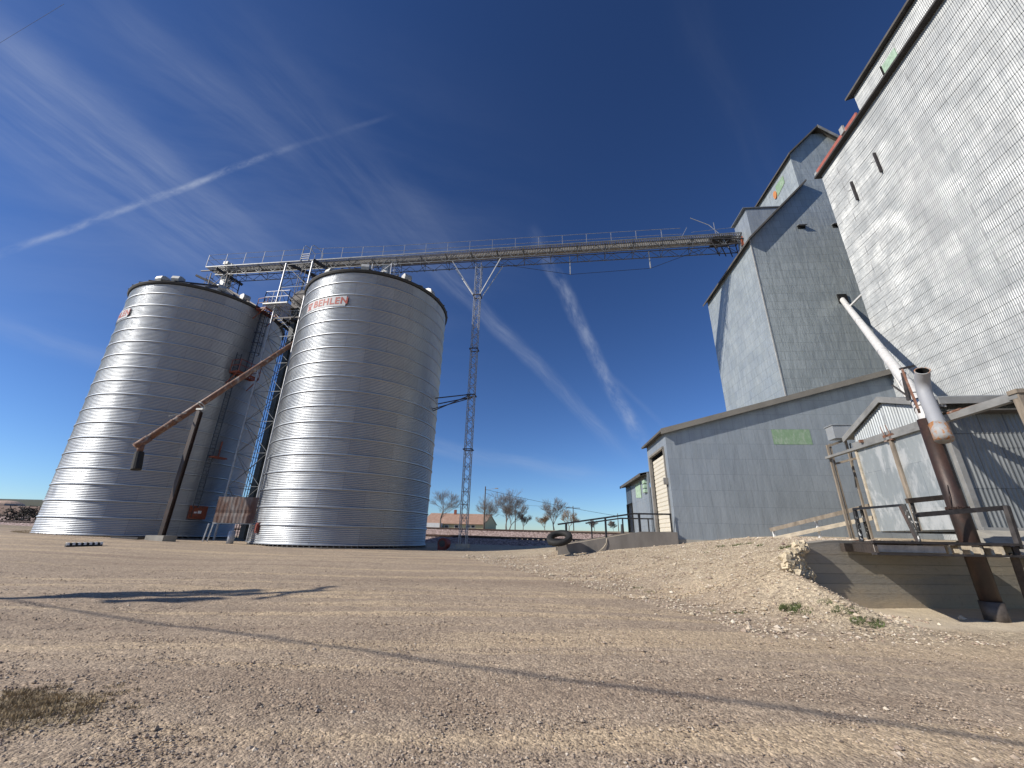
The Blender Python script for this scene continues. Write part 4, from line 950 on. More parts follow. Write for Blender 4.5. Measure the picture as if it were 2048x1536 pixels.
# ---------------------------------------------------------------- annex with sliding doors
NX, NY0, NY1 = 11.0, 13.08, 16.9; NEZ, NPZ = 5.58, 6.32; NM = (NY0+NY1)/2
an = thing('driveway_annex', 'low gabled annex with two patched tin sliding doors and corrugated side', 'annex', FA.w(NX, NY0, 2))
mb = MB(); corr_wall(mb, FA, 'y', NY0, NX, AX-.05, lambda x: NEZ, 2.0, .115, .014, -1, 1.12, .012); mb.build('wall', M['annexside'], an); mb = MB()
corr_wall(mb, FA, 'x', NX, NY1, NY0, lambda y: NEZ+(NPZ-NEZ)*(1-abs(y-NM)/(NM-NY0)), 4.95, .115, .015, -1, 2.2, 0)
flat_wall(mb, FA, 'x', NX+.0, NY1, NY0, lambda y: 5.2, 2.0, 1); flat_wall(mb, FA, 'y', NY1, AX, NX, lambda x: NEZ, 2, 3)
mb.build('wall', M['annex'], an)
mb = MB(); sn = (NPZ-NEZ)/(NM-NY0); o_ = .42
for sg_ in (-1, 1):
    y0_ = NM; y1_ = NM+sg_*(NM-NY0+o_); zA, zB = NPZ+.04, NPZ-(NM-NY0+o_)*sn+.04
    prism(mb, [FA.w(NX-.14, y0_, zA), FA.w(NX-.14, y1_, zB), FA.w(NX-.14, y1_, zB+.08), FA.w(NX-.14, y0_, zA+.08)], FA.ex, AX-NX+.10)
ro_ = mb.build('roof', M['roof_metal'], an)
mb = MB()
for sg_ in (-1, 1):
    y1_ = NM+sg_*(NM-NY0+o_+.02); zB = NPZ-(NM-NY0+o_+.02)*sn
    prism(mb, [FA.w(NX-.18, NM, NPZ+.15), FA.w(NX-.18, y1_, zB+.15), FA.w(NX-.18, y1_, zB-.06), FA.w(NX-.18, NM, NPZ-.06)], FA.ex, .035)
mb.bar(FA.w(NX-.3, NY0-o_-.03, NEZ-.04), FA.w(AX, NY0-o_-.03, NEZ-.04), .05, .20)
mb.build('fascia', M['fascia'], ro_)
mb = MB(); mb.box(FA.w((NX+AX)/2-.1, NY0-.22, NEZ-.32), (AX-NX, .40, .04), FA.ex, FA.ey); mb.build('soffit', M['soffit'], ro_)
mb = MB(); mb.box(FA.w(NX-.10, NM, 5.12), (.06, NY1-NY0+.1, .24), FA.ex, FA.ey); mb.box(FA.w(NX-.17, (10.9+18.6)/2, 4.98), (.16, 7.7, .09), FA.ex, FA.ey); mb.box(FA.w(NX-.19, 12.0, 5.05), (.10, 2.6, .16), FA.ex, FA.ey)
tr_ = mb.build('door_track', M['fascia'], an)
for (ya, yb) in ((NY0+.06, NM-.05), (NM+.05, NY1-.04)):
    mb = MB(); mb.quad([FA.w(NX-.12, yb, 2.05), FA.w(NX-.12, ya, 2.05), FA.w(NX-.12, ya, 4.94), FA.w(NX-.12, yb, 4.94)], [(yb, 2.05), (ya, 2.05), (ya, 4.94), (yb, 4.94)])
    mb.box(FA.w(NX-.09, (ya+yb)/2, 3.49), (.05, yb-ya-.01, 2.88), FA.ex, FA.ey); dr_ = mb.build('sliding_door', M['door_tin'], an)
    mb = MB(); mb.box(FA.w(NX-.15, yb-.05 if ya > NM else ya+.04, 3.5), (.05, .09, 2.9), FA.ex, FA.ey); mb.build('edge_board', M['palewood'], dr_)
mb = MB(); mb.box(FA.w(NX-.16, NM, 3.5), (.07, .13, 2.95), FA.ex, FA.ey)
mb.build('door_post', M['oldwood'], an)
mb = MB()
for d_ in (-.12, .12): mb.box(FA.w(NX-.2, NM+d_, 5.0), (.10, .12, .22), FA.ex, FA.ey); mb.bar(FA.w(NX-.22, NM+d_, 5.1), FA.w(NX-.26, NM+d_+.03, 5.42), .025)
mb.box(FA.w(NX-.18, NM+1.35, 5.18), (.12, .1, .1), FA.ex, FA.ey); mb.build('door_hanger', M['rustpipe'], tr_)
mb = MB(); mb.box(FA.w(NX+3.3, NY0-.12, 2.02), (6.9, .16, .14), FA.ex, FA.ey); mb.box(FA.w(NX-.02, NY0-.03, 3.5), (.14, .14, 3.1), FA.ex, FA.ey); mb.build('sill_board', M['fascia'], an)
# timber post carrying the track's near end
tp = thing('track_post', 'weathered timber post at the far right with strap braces', 'post', FA.w(10.85, 10.85, 1.6))
mb = MB(); mb.box(FA.w(10.85, 10.75, 3.35), (.17, .17, 3.5), FA.ex, FA.ey); mb.build('post', M['oldwood'], tp)
mb = MB(); mb.box(FA.w(10.85, 10.75, 5.13), (.24, .24, .10), FA.ex, FA.ey); mb.build('cap', M['oldwood'], tp)
mb = MB(); mb.bar(FA.w(10.9, 10.8, 5.08), FA.w(11.9, 10.1, 4.5), .10, .12); mb.build('arm', M['darksteel'], tp)
mb = MB(); mb.bar(FA.w(10.86, 10.8, 5.12), FA.w(10.86, 12.6, 5.16), .04); mb.tube(FA.w(10.8, 12.2, 5.14), FA.w(10.8, 12.6, 5.14), .05, n=8); mb.build('strap', M['rustpipe'], tp)

# electric meter frame
mf = thing('meter_frame', 'grey electric boxes on tall timber legs left of the tin doors', 'electric box', FA.w(10.9, 18.2, 2))
def FAp(px, py, y): return at(px, py, y)
yd = 16.9
for (a, b, w_) in (((1659, 890), (1700, 1068), .075), ((1668, 888), (1706, 1066), .055), ((1683, 878), (1742, 1066), .07)):
    mb = MB(); q = at(*b, yd); t_ = at(*a, yd); mb.box(V((q.x, q.y, (ground_h(q.x, q.y)+t_.z)/2)), (w_, w_, t_.z-ground_h(q.x, q.y)), FA.ex, FA.ey); mb.build('leg', M['oldwood'], mf)
mb = MB(); mb.bar(at(1655, 893, yd), at(1712, 872, yd-.2), .09); mb.bar(at(1669, 928, yd), at(1722, 914, yd-.4), .08); mb.build('rail', M['oldwood'], mf)
ca_, cb_ = at(1657, 884, yd-.1), at(1700, 848, yd-.1); cc_ = (ca_+cb_)/2
mb = MB(); mb.box(cc_, (.72, .5, .55), FA.ex, FA.ey); mb.box(cc_+V((0, 0, .29)), (.80, .58, .03), FA.ex, FA.ey); mb.build('cabinet', M['bluebox'], mf)
mb = MB(); mb.box(cc_+FA.ex*.46-FA.ey*.35-V((0, 0, .02)), (.36, .26, .26), FA.ex, FA.ey); mb.build('junction_box', M['bluebox'], mf)
mb = MB(); mb.path([at(1699, 888, yd), at(1703, 898, yd), at(1712, 905, yd), at(1722, 906, yd)], .018, 6); mb.path([at(1700, 886, yd), at(1709, 950, yd), at(1712, 975, yd)], .02, 6); mb.build('conduit', M['wire'], mf)

# wooden guard rail against the shed
wr = thing('timber_rail', 'weathered two-board timber rail sloping up beside the shed wall', 'railing', at(1542, 1075, 19.5))
yr = 18.6
mb = MB(); mb.bar(at(1540, 1060, yr+.8), at(1745, 1010, yr-1.6), .05, .16); mb.build('top_board', M['oldwood'], wr)
mb = MB(); mb.bar(at(1545, 1078, yr+.8), at(1752, 1034, yr-1.6), .05, .16); mb.build('lower_board', M['palewood'], wr)
for px_, t_ in ((1547, 0), (1632, .42), (1722, .88)):
    mb = MB(); yq = yr+.8-2.4*t_; q = at(px_, 1062-50*t_, yq+.06); mb.box(V((q.x, q.y, (q.z+ground_h(q.x, q.y))/2)), (.08, .08, q.z-ground_h(q.x, q.y)+.1)); mb.build('post', M['white'] if t_ < .8 else M['peel'], wr)

# ---------------------------------------------------------------- spouts on the right
P0 = FB.w(21.18, BY0, 17.85); bs = V((9.95, 9.35, ground_h(9.95, 9.35)))
bt_ = at(1856, 850, 9.75); bs = V((bt_.x, 9.75, .08))
at_tube = thing('auger_tube', 'upright rusty brown auger tube standing through the dock platform', 'auger', bs)
mb = MB(); R_ = .175; mb.tube(bs, V((bs.x, bs.y, bt_.z+.15)), R_, n=28); mb.build('tube', M['brownpipe'], at_tube, True)
mb = MB(); mb.tube(bs-V((0, 0, .02)), bs+V((0, 0, .42)), R_+.025, n=28); mb.build('boot', simple('worn grey boot plate', (.10, .085, .075), .6, .3, .4, 5, .3), at_tube, True)
mb = MB()  # notched edge strip
for k in range(46):
    z = 2.9+k*.038; mb.box(V((bs.x+.02, bs.y-R_-.004, z)), (.055, .03, .02))
mb.bar(V((bs.x+.02, bs.y-R_+.004, 2.85)), V((bs.x+.02, bs.y-R_+.004, 4.7)), .03, .012); mb.build('toothed_strip', M['blacksteel'], at_tube)
mb = MB()
for z in (2.42, 2.45): mb.ring(V((bs.x, bs.y, z)), R_+.012, .012)
for k in range(30): a = 2*math.pi*k/30; mb.box(V((bs.x+math.cos(a)*(R_+.015), bs.y+math.sin(a)*(R_+.015), 2.435+.02*math.sin(k*2.1))), (.03, .03, .035))
mb.path([V((bs.x-R_-.01, bs.y-.05, 2.44)), V((bs.x-R_-.03, bs.y-.1, 2.7)), V((bs.x-R_+.02, bs.y-.1, 2.95))], .01, 5)
mb.build('chain', M['brownpipe'], at_tube)
# white spout
P1 = at(1872, 852, 10.15); ws = thing('white_spout', 'long white painted grain spout coming down from the middle elevator', 'spout', P1)
dp = (P1-P0).normalized(); PL = (P1-P0).length
KB = at(1817, 770, 12.2); PE = at(1866, 858, 10.15); mb = MB(); k1, k2 = KB.lerp(P0, .04), KB.lerp(PE, .15); mb.path([P0-(KB-P0).normalized()*.1, P0.lerp(KB, .5), k1, KB.lerp((k1+k2)/2, .3), k2, KB.lerp(PE, .6), PE], .16, 24); mb.build('tube', M['whitepipe'], ws, True)
d1, d2 = (KB-P0).normalized(), (PE-KB).normalized()
def WP(t):
    q_ = t/.80; return (P0.lerp(KB, q_), d1) if q_ < 1 else (KB.lerp(PE, (t-.8)/.2), d2)
mb = MB()
for t in (.12, .2, .34, .62, .79): mb.tube(WP(t)[0]-WP(t)[1]*.025, WP(t)[0]+WP(t)[1]*.025, .172, n=24)
mb.build('joint_band', M['galv'], ws, True)
mb = MB()
for t in (.865, .895, .925): mb.tube(WP(t)[0]-WP(t)[1]*.03, WP(t)[0]+WP(t)[1]*.03, .172, n=24)
mb.build('clamp', M['blacksteel'], ws, True)
mb = MB(); mb.box(P0+V((0, -.05, .05)), (.6, .12, .7), FB.ex, FB.ey); mb.build('collar_plate', M['hole'], ws)
ac = FA.w(AX, AYF, 0); t = .19; q = WP(.15)[0]
mb = MB(); mb.bar(q, V((ac.x, ac.y, q.z-.15)), .10, .10)
mb.build('wall_bracket', M['whitepipe'], ws)
t0 = WP(.60)[0]
mb = MB(); ra, rb = V(FA.w(NX+1.2, NM+.5, NPZ-.2)), V(FA.w(NX+1.1, NM-.2, NPZ-.3))
mb.bar(t0, ra, .07); mb.bar(t0+dp*.1, rb, .07); mb.build('support_leg', M['whitepipe'], ws)
# grey spout with open mouth
G1 = at(1888, 877, 9.3); G0 = at(1853, 796, 9.75); gs = thing('grey_spout', 'thick grey pipe with open round mouth hung over the tin doors', 'spout', G1)
dg_ = (G1-G0).normalized(); GR = .15
rm_ = ray(1839, 740); mou = (-rm_*.58+(cU-rm_*cU.dot(rm_)).normalized()*.80).normalized()
Gt = G0-dg_*.05
mb = MB(); pts = [G1]+[G1.lerp(Gt, k/4) for k in range(1, 5)]
bend = [Gt+(-dg_*(math.sin(a)*.3)+mou*((1-math.cos(a))*.3)) for a in (rad(30), rad(60), rad(85))]
pts += bend; end = bend[-1]+mou*.30; pts += [bend[-1]+mou*.1, end]
mb.path(pts, GR, 30); mb.build('tube', M['greypipe'], gs, True)
mb = MB(); mb.path([bend[-1]+mou*.05, end-mou*.015], GR-.02, 30); mb.quad([bend[-1]+mou*.06+((mou.cross(V((1, 0, 0)))).normalized()*math.cos(a)+(mou.cross(mou.cross(V((1, 0, 0))))).normalized()*math.sin(a))*(GR-.02) for a in [2*math.pi*k/24 for k in range(24)]]); mb.build('mouth', M['hole'], gs)
mb = MB(); mb.ring(end, GR-.006, .014, 30, 6, mou); mb.build('rim', M['ruststain'], gs)
mb = MB(); mb.tube(G1-dg_*.42, G1+dg_*.02, GR+.02, GR+.03, n=30); mb.ring(G1-dg_*.42, GR+.015, .012, 30, 6, dg_); mb.build('sleeve', M['ruststain'], gs, True)
mb = MB(); b0, b1 = at(1805, 745, 10.7), at(1835, 905, 10.2); mb.bar(at(1805, 742, 10.9), at(1838, 822, 10.2), .05, .16); mb.build('hanger_board', M['rustpipe'], gs)
mb = MB(); mb.bar(at(1800, 738, 10.9), at(1828, 732, 10.9), .06); mb.bar(at(1806, 745, 11), at(1818, 800, 11), .10, .06); mb.bar(at(1784, 770, 11.3), at(1815, 792, 11), .04); mb.build('hanger', M['darksteel'], gs)

# ---------------------------------------------------------------- dock wall, deck, ramps
dk = thing('dock_wall', 'board-marked concrete dock wall with a crumbled left end', 'wall', FD.w(WALL_X0, WALL_Y, 0))
def m_dock():
    m = mat('board marked concrete', (.3, .26, .2), .92); n = NT(m)
    b = n.brick(40, .225, .012, (.25, .235, .205), (.31, .285, .24), (.195, .18, .155), offset=.3)
    st = n.noise(1.2, 6, .65, (.35, 2.6, 1), 'UV'); sp = n.t.nodes.new('ShaderNodeSeparateXYZ'); n.link(n.tc.outputs['Object'], sp.inputs[0]); low = n.rng(n.math('ADD', sp.outputs[2], n.math('MULTIPLY', n.noise(1.5, 5), .5)), .95, .45)
    c = n.mixc(n.rng(st, .4, .7, 0, .6), b.outputs['Color'], (.34, .29, .21)); c = n.mixc(n.math('MULTIPLY', low, .7), c, (.42, .34, .235))
    c = n.mixc(n.rng(n.noise(7, 5, .7, (1, 1, 1), 'UV'), .5, .8, 0, .5), c, (.13, .12, .105)); n.base(c)
    n.normal(n.bump(n.noise(9, 6, .7, (.5, 1.5, 1), 'UV'), .45, .03, n.bump(b.outputs['Fac'], -.3, .012))); return m
M['dock'] = m_dock()
dx0, dx1 = 8.8, 16.5
mb = MB(); rows = []; nz = 12
edge = lambda z: dx0+.10*math.sin(z*9)+.05*math.sin(z*23)-.05
for j in range(nz+1):
    z = -.25+(1.60+.25)*j/nz; e = edge(z)
    rows.append([FD.w(e+(dx1-e)*(i/60)**1.0, WALL_Y, z+(.09*sst(i/60*(dx1-e), 0, 1.0) if j == nz else 0)) for i in range(61)])
mb.grid(rows, lambda a, b: (dx0+(dx1-dx0)*b/60, -.25+1.85*a/nz))
rows2 = [rows[-1], [V(p)+FD.ey*.38 for p in rows[-1]]]; mb.grid(rows2, lambda a, b: (dx0+(dx1-dx0)*b/60, 1.6+.3*a))
mb.grid([[V(r[0]) for r in rows], [V(r[0])+FD.ey*.38 for r in rows]], lambda a, b: (a*.3, b*.15))
mb.build('face', M['dock'], dk)
mb = MB(); random.seed(11)   # crumbled pale end
for k in range(900):
    z = random.uniform(.45, 1.60); w_ = .10+.52*sst(z, .35, .95)*(1-.75*sst(z, 1.05, 1.6)); x = edge(z)+.04-random.random()*w_
    s_ = random.choice((.03, .04, .06, .09, .12)); c = FD.w(x-.12, WALL_Y-.10+random.uniform(-.05, .12)-.25*(edge(z)-x), z)
    a = V((random.gauss(0, 1), random.gauss(0, 1), random.gauss(0, 1))).normalized(); b_ = a.cross(V((.3, .5, .8))).normalized(); mb.box(c, (s_*1.4, s_, s_*.8), a, b_, a.cross(b_))
mb.build('crumbled_edge', M['limestone'], dk)
cb2 = thing('approach_slab', 'pale concrete threshold blocks on the dock before the tin doors', 'slab', FA.w(NX-.6, 12.6, 1.6))
mb = MB(); prism(mb, [FA.w(NX-.35, 11.2, 1.45), FA.w(NX-.35, 12.9, 2.02), FA.w(NX-.35, 12.9, 1.4), FA.w(NX-.35, 11.2, 1.3)], FA.ex, 2.6)
prism(mb, [FA.w(NX-1.2, 11.0, 1.45), FA.w(NX-1.2, 11.9, 1.85), FA.w(NX-1.2, 12.1, 1.4)], FA.ex, .75); mb.build('block', M['concrete'], cb2)
# deck
DY = 8.0; DZt = 1.66
de = thing('dock_platform', 'open timber and steel dock platform with black railing at right', 'platform', FD.w(9.3, DY, 1.5))
def DL(x, t): return FD.w(x + (1.55*(1-min(1, max(0, (x-8.62)/3.6)))+.9*min(1, max(0, (x-8.62)/3.6)))*t, DY+(WALL_Y-.03-DY)*t, DZt)
mb = MB()
for k in range(18):
    x = 8.64+k*.20
    if k in (9, 11, 12, 14, 15): continue
    w_ = .19; z_ = V((0, 0, -.045+.006*(k % 3)))
    prism(mb, [DL(x, 0)+z_, DL(x+w_, 0)+z_, DL(x+w_, 1)+z_, DL(x, 1)+z_], V((0, 0, 1)), .045)
mb.build('decking', M['darkwood'], de)
mb = MB(); mb.box(FD.w(10.42, DY-.04, DZt+.0), (3.65, .05, .05), FD.ex, FD.ey); mb.box(FD.w(10.42, DY-.02, DZt-.235), (3.65, .12, .04), FD.ex, FD.ey); mb.build('edge_beam', M['darksteel'], de)
mb = MB(); mb.box(FD.w(9.50, DY+.03, DZt-.13), (1.7, .06, .14), FD.ex, FD.ey); mb.build('white_plank', simple('whitewashed plank', (.40, .36, .31), .9, 0, .3, 5, .4), de)
mb = MB()
for k in range(7):
    x = 10.5+k*.27; a_, b_ = DL(x, .03)-V((0, 0, .13)), DL(x, .98)-V((0, 0, .13)); mb.bar(a_, b_, .05, .17)
mb.build('joist', M['palewood'], de)
mb = MB(); mb.box(FD.w(11.3, WALL_Y-.1, DZt-.14), (3.0, .12, .2), FD.ex, FD.ey); mb.bar(DL(8.66, 0)-V((0, 0, .14)), DL(8.66, 1)-V((0, 0, .14)), .1, .18); mb.bar(DL(12.15, 0)-V((0, 0, .14)), DL(12.15, 1)-V((0, 0, .14)), .1, .2); mb.bar(FD.w(12.1, DY+.05, DZt-.2), FD.w(12.55, DY+.4, .12), .13); mb.build('ledger', M['darkwood'], de)
dr2 = thing('dock_railing', 'black pipe and timber railing standing on the dock platform', 'railing', FD.w(9.6, DY, DZt))
def dpt(px, py, ly): return FD.w(*FD.onY(px, py, ly))
def seg(a, b, la, lb, w_, name, mk, h=None):
    mb = MB(); mb.bar(dpt(*a, la), dpt(*b, lb), w_, h); return mb.build(name, M[mk], dr2)
seg((1709, 1018), (1724, 1085), 9.9, 9.9, .07, 'post', 'peel'); seg((1806, 1008), (1846, 1104), 8.12, 8.05, .08, 'post', 'peel'); seg((1800, 1012), (1842, 1098), 8.16, 8.05, .05, 'post', 'brownpipe')
seg((1822, 1000), (1838, 1062), 9.9, 9.9, .055, 'post', 'peel'); seg((1962, 986), (1976, 1060), 9.9, 9.9, .12, 'post', 'darkwood'); seg((2012, 1012), (2040, 1098), 8.05, 8.05, .09, 'post', 'darksteel'); seg((1938, 996), (1955, 1058), 9.9, 9.9, .045, 'post', 'peel')
seg((1707, 1018), (1806, 1010), 9.9, 8.12, .05, 'top_rail', 'blacksteel'); seg((1814, 1002), (1962, 987), 9.9, 9.9, .08, 'timber_beam', 'darkwood', .13)
seg((1833, 1030), (2014, 1015), 8.2, 8.1, .05, 'mid_rail', 'darksteel', .10); seg((1960, 1020), (2012, 1013), 8.6, 8.1, .05, 'top_rail', 'blacksteel')
mb = MB(); mb.bar(FD.w(9.35, WALL_Y+.5, ground_h(*FD.w(9.35, WALL_Y+.5)[:2])+.06), FD.w(10.9, WALL_Y+.3, DZt+.06), .04, .03); tag(mb.build('steel_rod', M['rustpipe']), 'thin rusty rod lying on top of the dock wall', 'rod')

# ramp to the roll door
rp = thing('concrete_ramp', 'grey concrete ramp wall leading up to the cream roll door', 'ramp', FB.w(.6, SY0, .8))
def rz_(x): return 1.22+.76*min(1, max(0, (x-.6)/4.2))
mb = MB(); n = 14; xs_ = [.6+(SX0-.04-.6)*i/n for i in range(n+1)]; w_ = .24
for (yy) in (SY0-.05, 26.0):
    mb = MB()
    mb.grid([[FB.w(x, yy-w_, .3) for x in xs_], [FB.w(x, yy-w_, rz_(x)) for x in xs_], [FB.w(x, yy, rz_(x)) for x in xs_], [FB.w(x, yy, .3) for x in xs_]])
    mb.quad([FB.w(.6, yy, .3), FB.w(.6, yy-w_, .3), FB.w(.6, yy-w_, 1.22), FB.w(.6, yy, 1.22)])
    mb.build('side_wall', M['concrete_dark'], rp)
mb = MB(); mb.grid([[FB.w(x, SY0-.05, rz_(x)-.06) for x in xs_], [FB.w(x, 26.0-.24, rz_(x)-.06) for x in xs_]]); mb.build('ramp_surface', M['palestones'] if 0 else simple('dusty ramp surface', (.42, .35, .25), .9, 0, .25, 3, .5), rp)
mb = MB(); mb.path([FB.w(3.05, SY0-.3, 1.62), FB.w(3.0, SY0-.34, 1.4), FB.w(2.85, SY0-.36, 1.2), FB.w(2.6, SY0-.38, 1.0)], .02, 6); tag(mb.build('rope', M['palewood']), 'pale rope hanging over the concrete ramp wall', 'rope')
def railing(yl, xa, xb, label, posts, zr, mk='blacksteel', r=.045):
    t = thing('handrail', label, 'railing', FB.w(xa, yl, rz_(xa)))
    mb = MB(); pts = [FB.w(x, yl, zr(x)) for x in xa_list(xa, xb)]
    for a, b in zip(pts, pts[1:]): mb.bar(a, b, r*1.7)
    mb.build('top_rail', M[mk], t)
    for x, lw in posts:
        mb = MB(); mb.bar(FB.w(x, yl, rz_(x)-.1), FB.w(x, yl, zr(x)), r*lw); mb.build('post', M[mk], t)
def xa_list(a, b): return [a, min(4.5, b-.01), b]
railing(SY0-.12, .62, 6.35, 'black pipe handrail along the near side of the ramp', [(1.05, 2.2), (3.05, 1.9), (4.75, 2.2), (6.3, 1.2)], lambda x: 2.24+.59*min(1, (x-.6)/3.9))
railing(25.9, 2.4, 6.4, 'black pipe handrail along the far side of the ramp', [(2.75, 1.6), (4.6, 1.6), (6.1, 1.4)], lambda x: 2.45+.32*min(1, (x-2.4)/2))
mb = MB(); q = FB.w(4.55, 25.9, 0); mb.tube(V((q.x, q.y, rz_(4.55))), V((q.x, q.y, rz_(4.55)+.5)), .11, .07, n=10); tag(mb.build('bollard_sleeve', M['blacksteel']), 'short black sleeve around the far ramp rail post', 'sleeve')
# tire
tc_ = at(1119, 1076, 20.9); tr2 = thing('truck_tire', 'black truck tyre leaning on the low end of the ramp', 'tire', (tc_.x, tc_.y, .95))
axn = V((-.2, -.42, .88)).normalized(); x_ = axn.cross(V((0, 0, 1))).normalized(); y_ = axn.cross(x_)
prof = [(.30, -.10), (.36, -.125), (.46, -.13), (.50, -.10), (.515, 0), (.50, .10), (.46, .13), (.36, .125), (.30, .10), (.29, 0)]
mb = MB(); rows = []
for k in range(49):
    a = 2*math.pi*k/48; rd2 = x_*math.cos(a)+y_*math.sin(a); j = .008 if k % 2 else 0
    rows.append([tc_+rd2*(r*1.22+(j if r > .45 else 0))+axn*w for r, w in prof])
mb.grid(rows, close=True); mb.build('rubber', M['rubber'], tr2, True)

# ---------------------------------------------------------------- railway
emb = MB(); XS = [-260+8*i for i in range(66)]
def emb_rows(yc, dz, half):
    return [[FA.w(x, yc+o, track_h(x)+dz-h) for x in XS] for o, h in ((-half-2.2, 1.45), (-half, .22), (half, .22), (half+2.2, 1.45))]
emb.grid(emb_rows(60, 0, 1.7)); emb.grid(emb_rows(48, -.92, 1.5))
tag(emb.build('embankment', M['ballast']), 'reddish ballast railway embankment behind the silos', kind='structure')
for yc, dz, lb in ((60, 0, 'farther raised railway track with rusty rails on red ballast'), (48, -.92, 'nearer lower siding track behind the silos')):
    t = thing('railroad_track', lb, 'railway track', FA.w(0, yc, track_h(0)+dz), 'railway tracks')
    for o in (-.75, .75):
        mb = MB(); mb.grid([[FA.w(x, yc+o-.035, track_h(x)+dz-.14) for x in XS], [FA.w(x, yc+o-.035, track_h(x)+dz+.03) for x in XS], [FA.w(x, yc+o+.035, track_h(x)+dz+.03) for x in XS], [FA.w(x, yc+o+.035, track_h(x)+dz-.14) for x in XS]]); mb.build('rail', M['railsteel'], t)
    mb = MB(); x = -110
    while x < 60: mb.box(FA.w(x, yc, track_h(x)+dz-.2), (.23, 2.5, .14), FA.ex, FA.ey); x += .6
    tag(mb.build('ties', M['darkwood'], t), kind='stuff')

# ---------------------------------------------------------------- background: house, trees, poles
def bgz(x, y): return ground_h(x, y)
HD = 132.0
h0 = at(872, 1056, HD); h1 = at(955, 1056, HD); hw = 13.5
ho = thing('farmhouse', 'pale yellow farmhouse with long rust brown shingle roof beyond the tracks', 'house', (h0.x, HD, bgz(h0.x, HD)))
zb = bgz(h0.x, HD)-.5; x0_, x1_ = h0.x-4.5, at(967, 1050, HD).x; ez = at(930, 1047, HD).z; rzz = at(930, 1028, HD+3.2).z
gx1 = at(992, 1052, HD+7).x
mb = MB(); mb.quad([(x0_, HD, zb), (x1_, HD, zb), (x1_, HD, ez), (x0_, HD, ez)]); pk = ((x1_+gx1)/2, HD+3.6, rzz)
mb.quad([(x1_, HD, zb), (gx1, HD+7.2, zb), (gx1, HD+7.2, ez), pk, (x1_, HD, ez)]); mb.quad([(gx1, HD+7.2, zb), (x0_+4, HD+7.2, zb), (x0_+4, HD+7.2, ez), (gx1, HD+7.2, ez)]); mb.build('wall', M['housewall'], ho)
mb = MB(); pk0 = (x0_+2, HD+3.6, rzz)
A1 = [(x0_-.4, HD-.5, ez-.15), (x1_+.2, HD-.5, ez-.15), (pk[0]+.2, pk[1], pk[2]+.1), (pk0[0], pk0[1], pk0[2]+.1)]
mb.quad(A1, [(0, 0), (18, 0), (18, 4.5), (0, 4.5)]); mb.quad([(p[0], p[1], p[2]-.12) for p in A1][::-1], [(0, 0), (18, 0), (18, 4.5), (0, 4.5)])
mb.quad([(gx1+.4, HD+7.7, ez-.15), (x0_+3.6, HD+7.7, ez-.15), (pk0[0], pk0[1], pk0[2]+.1), (pk[0]+.2, pk[1], pk[2]+.1)], [(0, 0), (18, 0), (18, 4.5), (0, 4.5)])
rf = mb.build('roof', M['shingle'], ho)
cx_ = at(911, 1022, HD+3.5); mb = MB(); mb.box((cx_.x, HD+3.6, rzz+.4), (.8, .8, 1.7)); mb.build('chimney', M['chimney'], rf)
for px_ in (893, 913, 936, 946):
    w0 = at(px_, 1053, HD-.03); mb = MB(); mb.box((w0.x, HD-.02, w0.z), (1.3, .08, .95)); wi = mb.build('window', M['white'], ho); mb = MB(); mb.box((w0.x, HD-.08, w0.z), (1.0, .04, .7)); mb.build('pane', M['glass'], wi)
mb = MB(); mb.box((x0_+3, HD-2, zb+1.2), (7, 3, 1.6)); ho2 = mb.build('porch', M['white'], ho)

def tree(px, py, D, hgt, seed, label, mk='bark', spread=1.0, lean=0, twig=1.0, group='bare trees beyond the tracks', name='bare_tree'):
    b = at(px, py, D); b.z = bgz(b.x, b.y)-.1; rnd = random.Random(seed)
    t = thing(name, label, 'tree', b, group); mt = MB(); mc = MB()
    def grow(p, d, l, r, lv, mbb):
        nseg = 3 if lv < 2 else 2; q = p; r = max(r, .017)
        for k in range(nseg):
            d2 = (d+V((rnd.gauss(0, .13), rnd.gauss(0, .13), rnd.gauss(.03, .06)))).normalized(); q2 = q+d2*(l/nseg)
            r2 = r*(1-.35*(k+1)/nseg); (mbb).tube(q, q2, r*(1-.35*k/nseg), r2, n=5 if lv < 2 else 3, cap=False); q = q2; d = d2
            if lv >= 1 and k < nseg-1 and lv < 6 and rnd.random() < .85:
                dd_ = (d+V((rnd.gauss(0, .75), rnd.gauss(0, .75), rnd.uniform(-.1, .5)))*spread).normalized(); grow(q, dd_, l*rnd.uniform(.6, .85), r2*.6, lv+1, mc)
        if lv < 6:
            for k in range(rnd.choice((2, 3, 3)) if lv < 5 else 2):
                dd_ = (d*1.1+V((rnd.gauss(0, .55), rnd.gauss(0, .55), rnd.uniform(-.05, .35)))*spread).normalized()
                grow(q, dd_, l*rnd.uniform(.68, .92)*(1.5 if lv == 0 else 1), r2*.74, lv+1, mc)
    grow(b, V((lean, 0, 1)).normalized(), hgt*.17, hgt*.024, 0, mt)
    mt.build('trunk', M['bark'], t); mc.build('crown', M[mk], t); return t
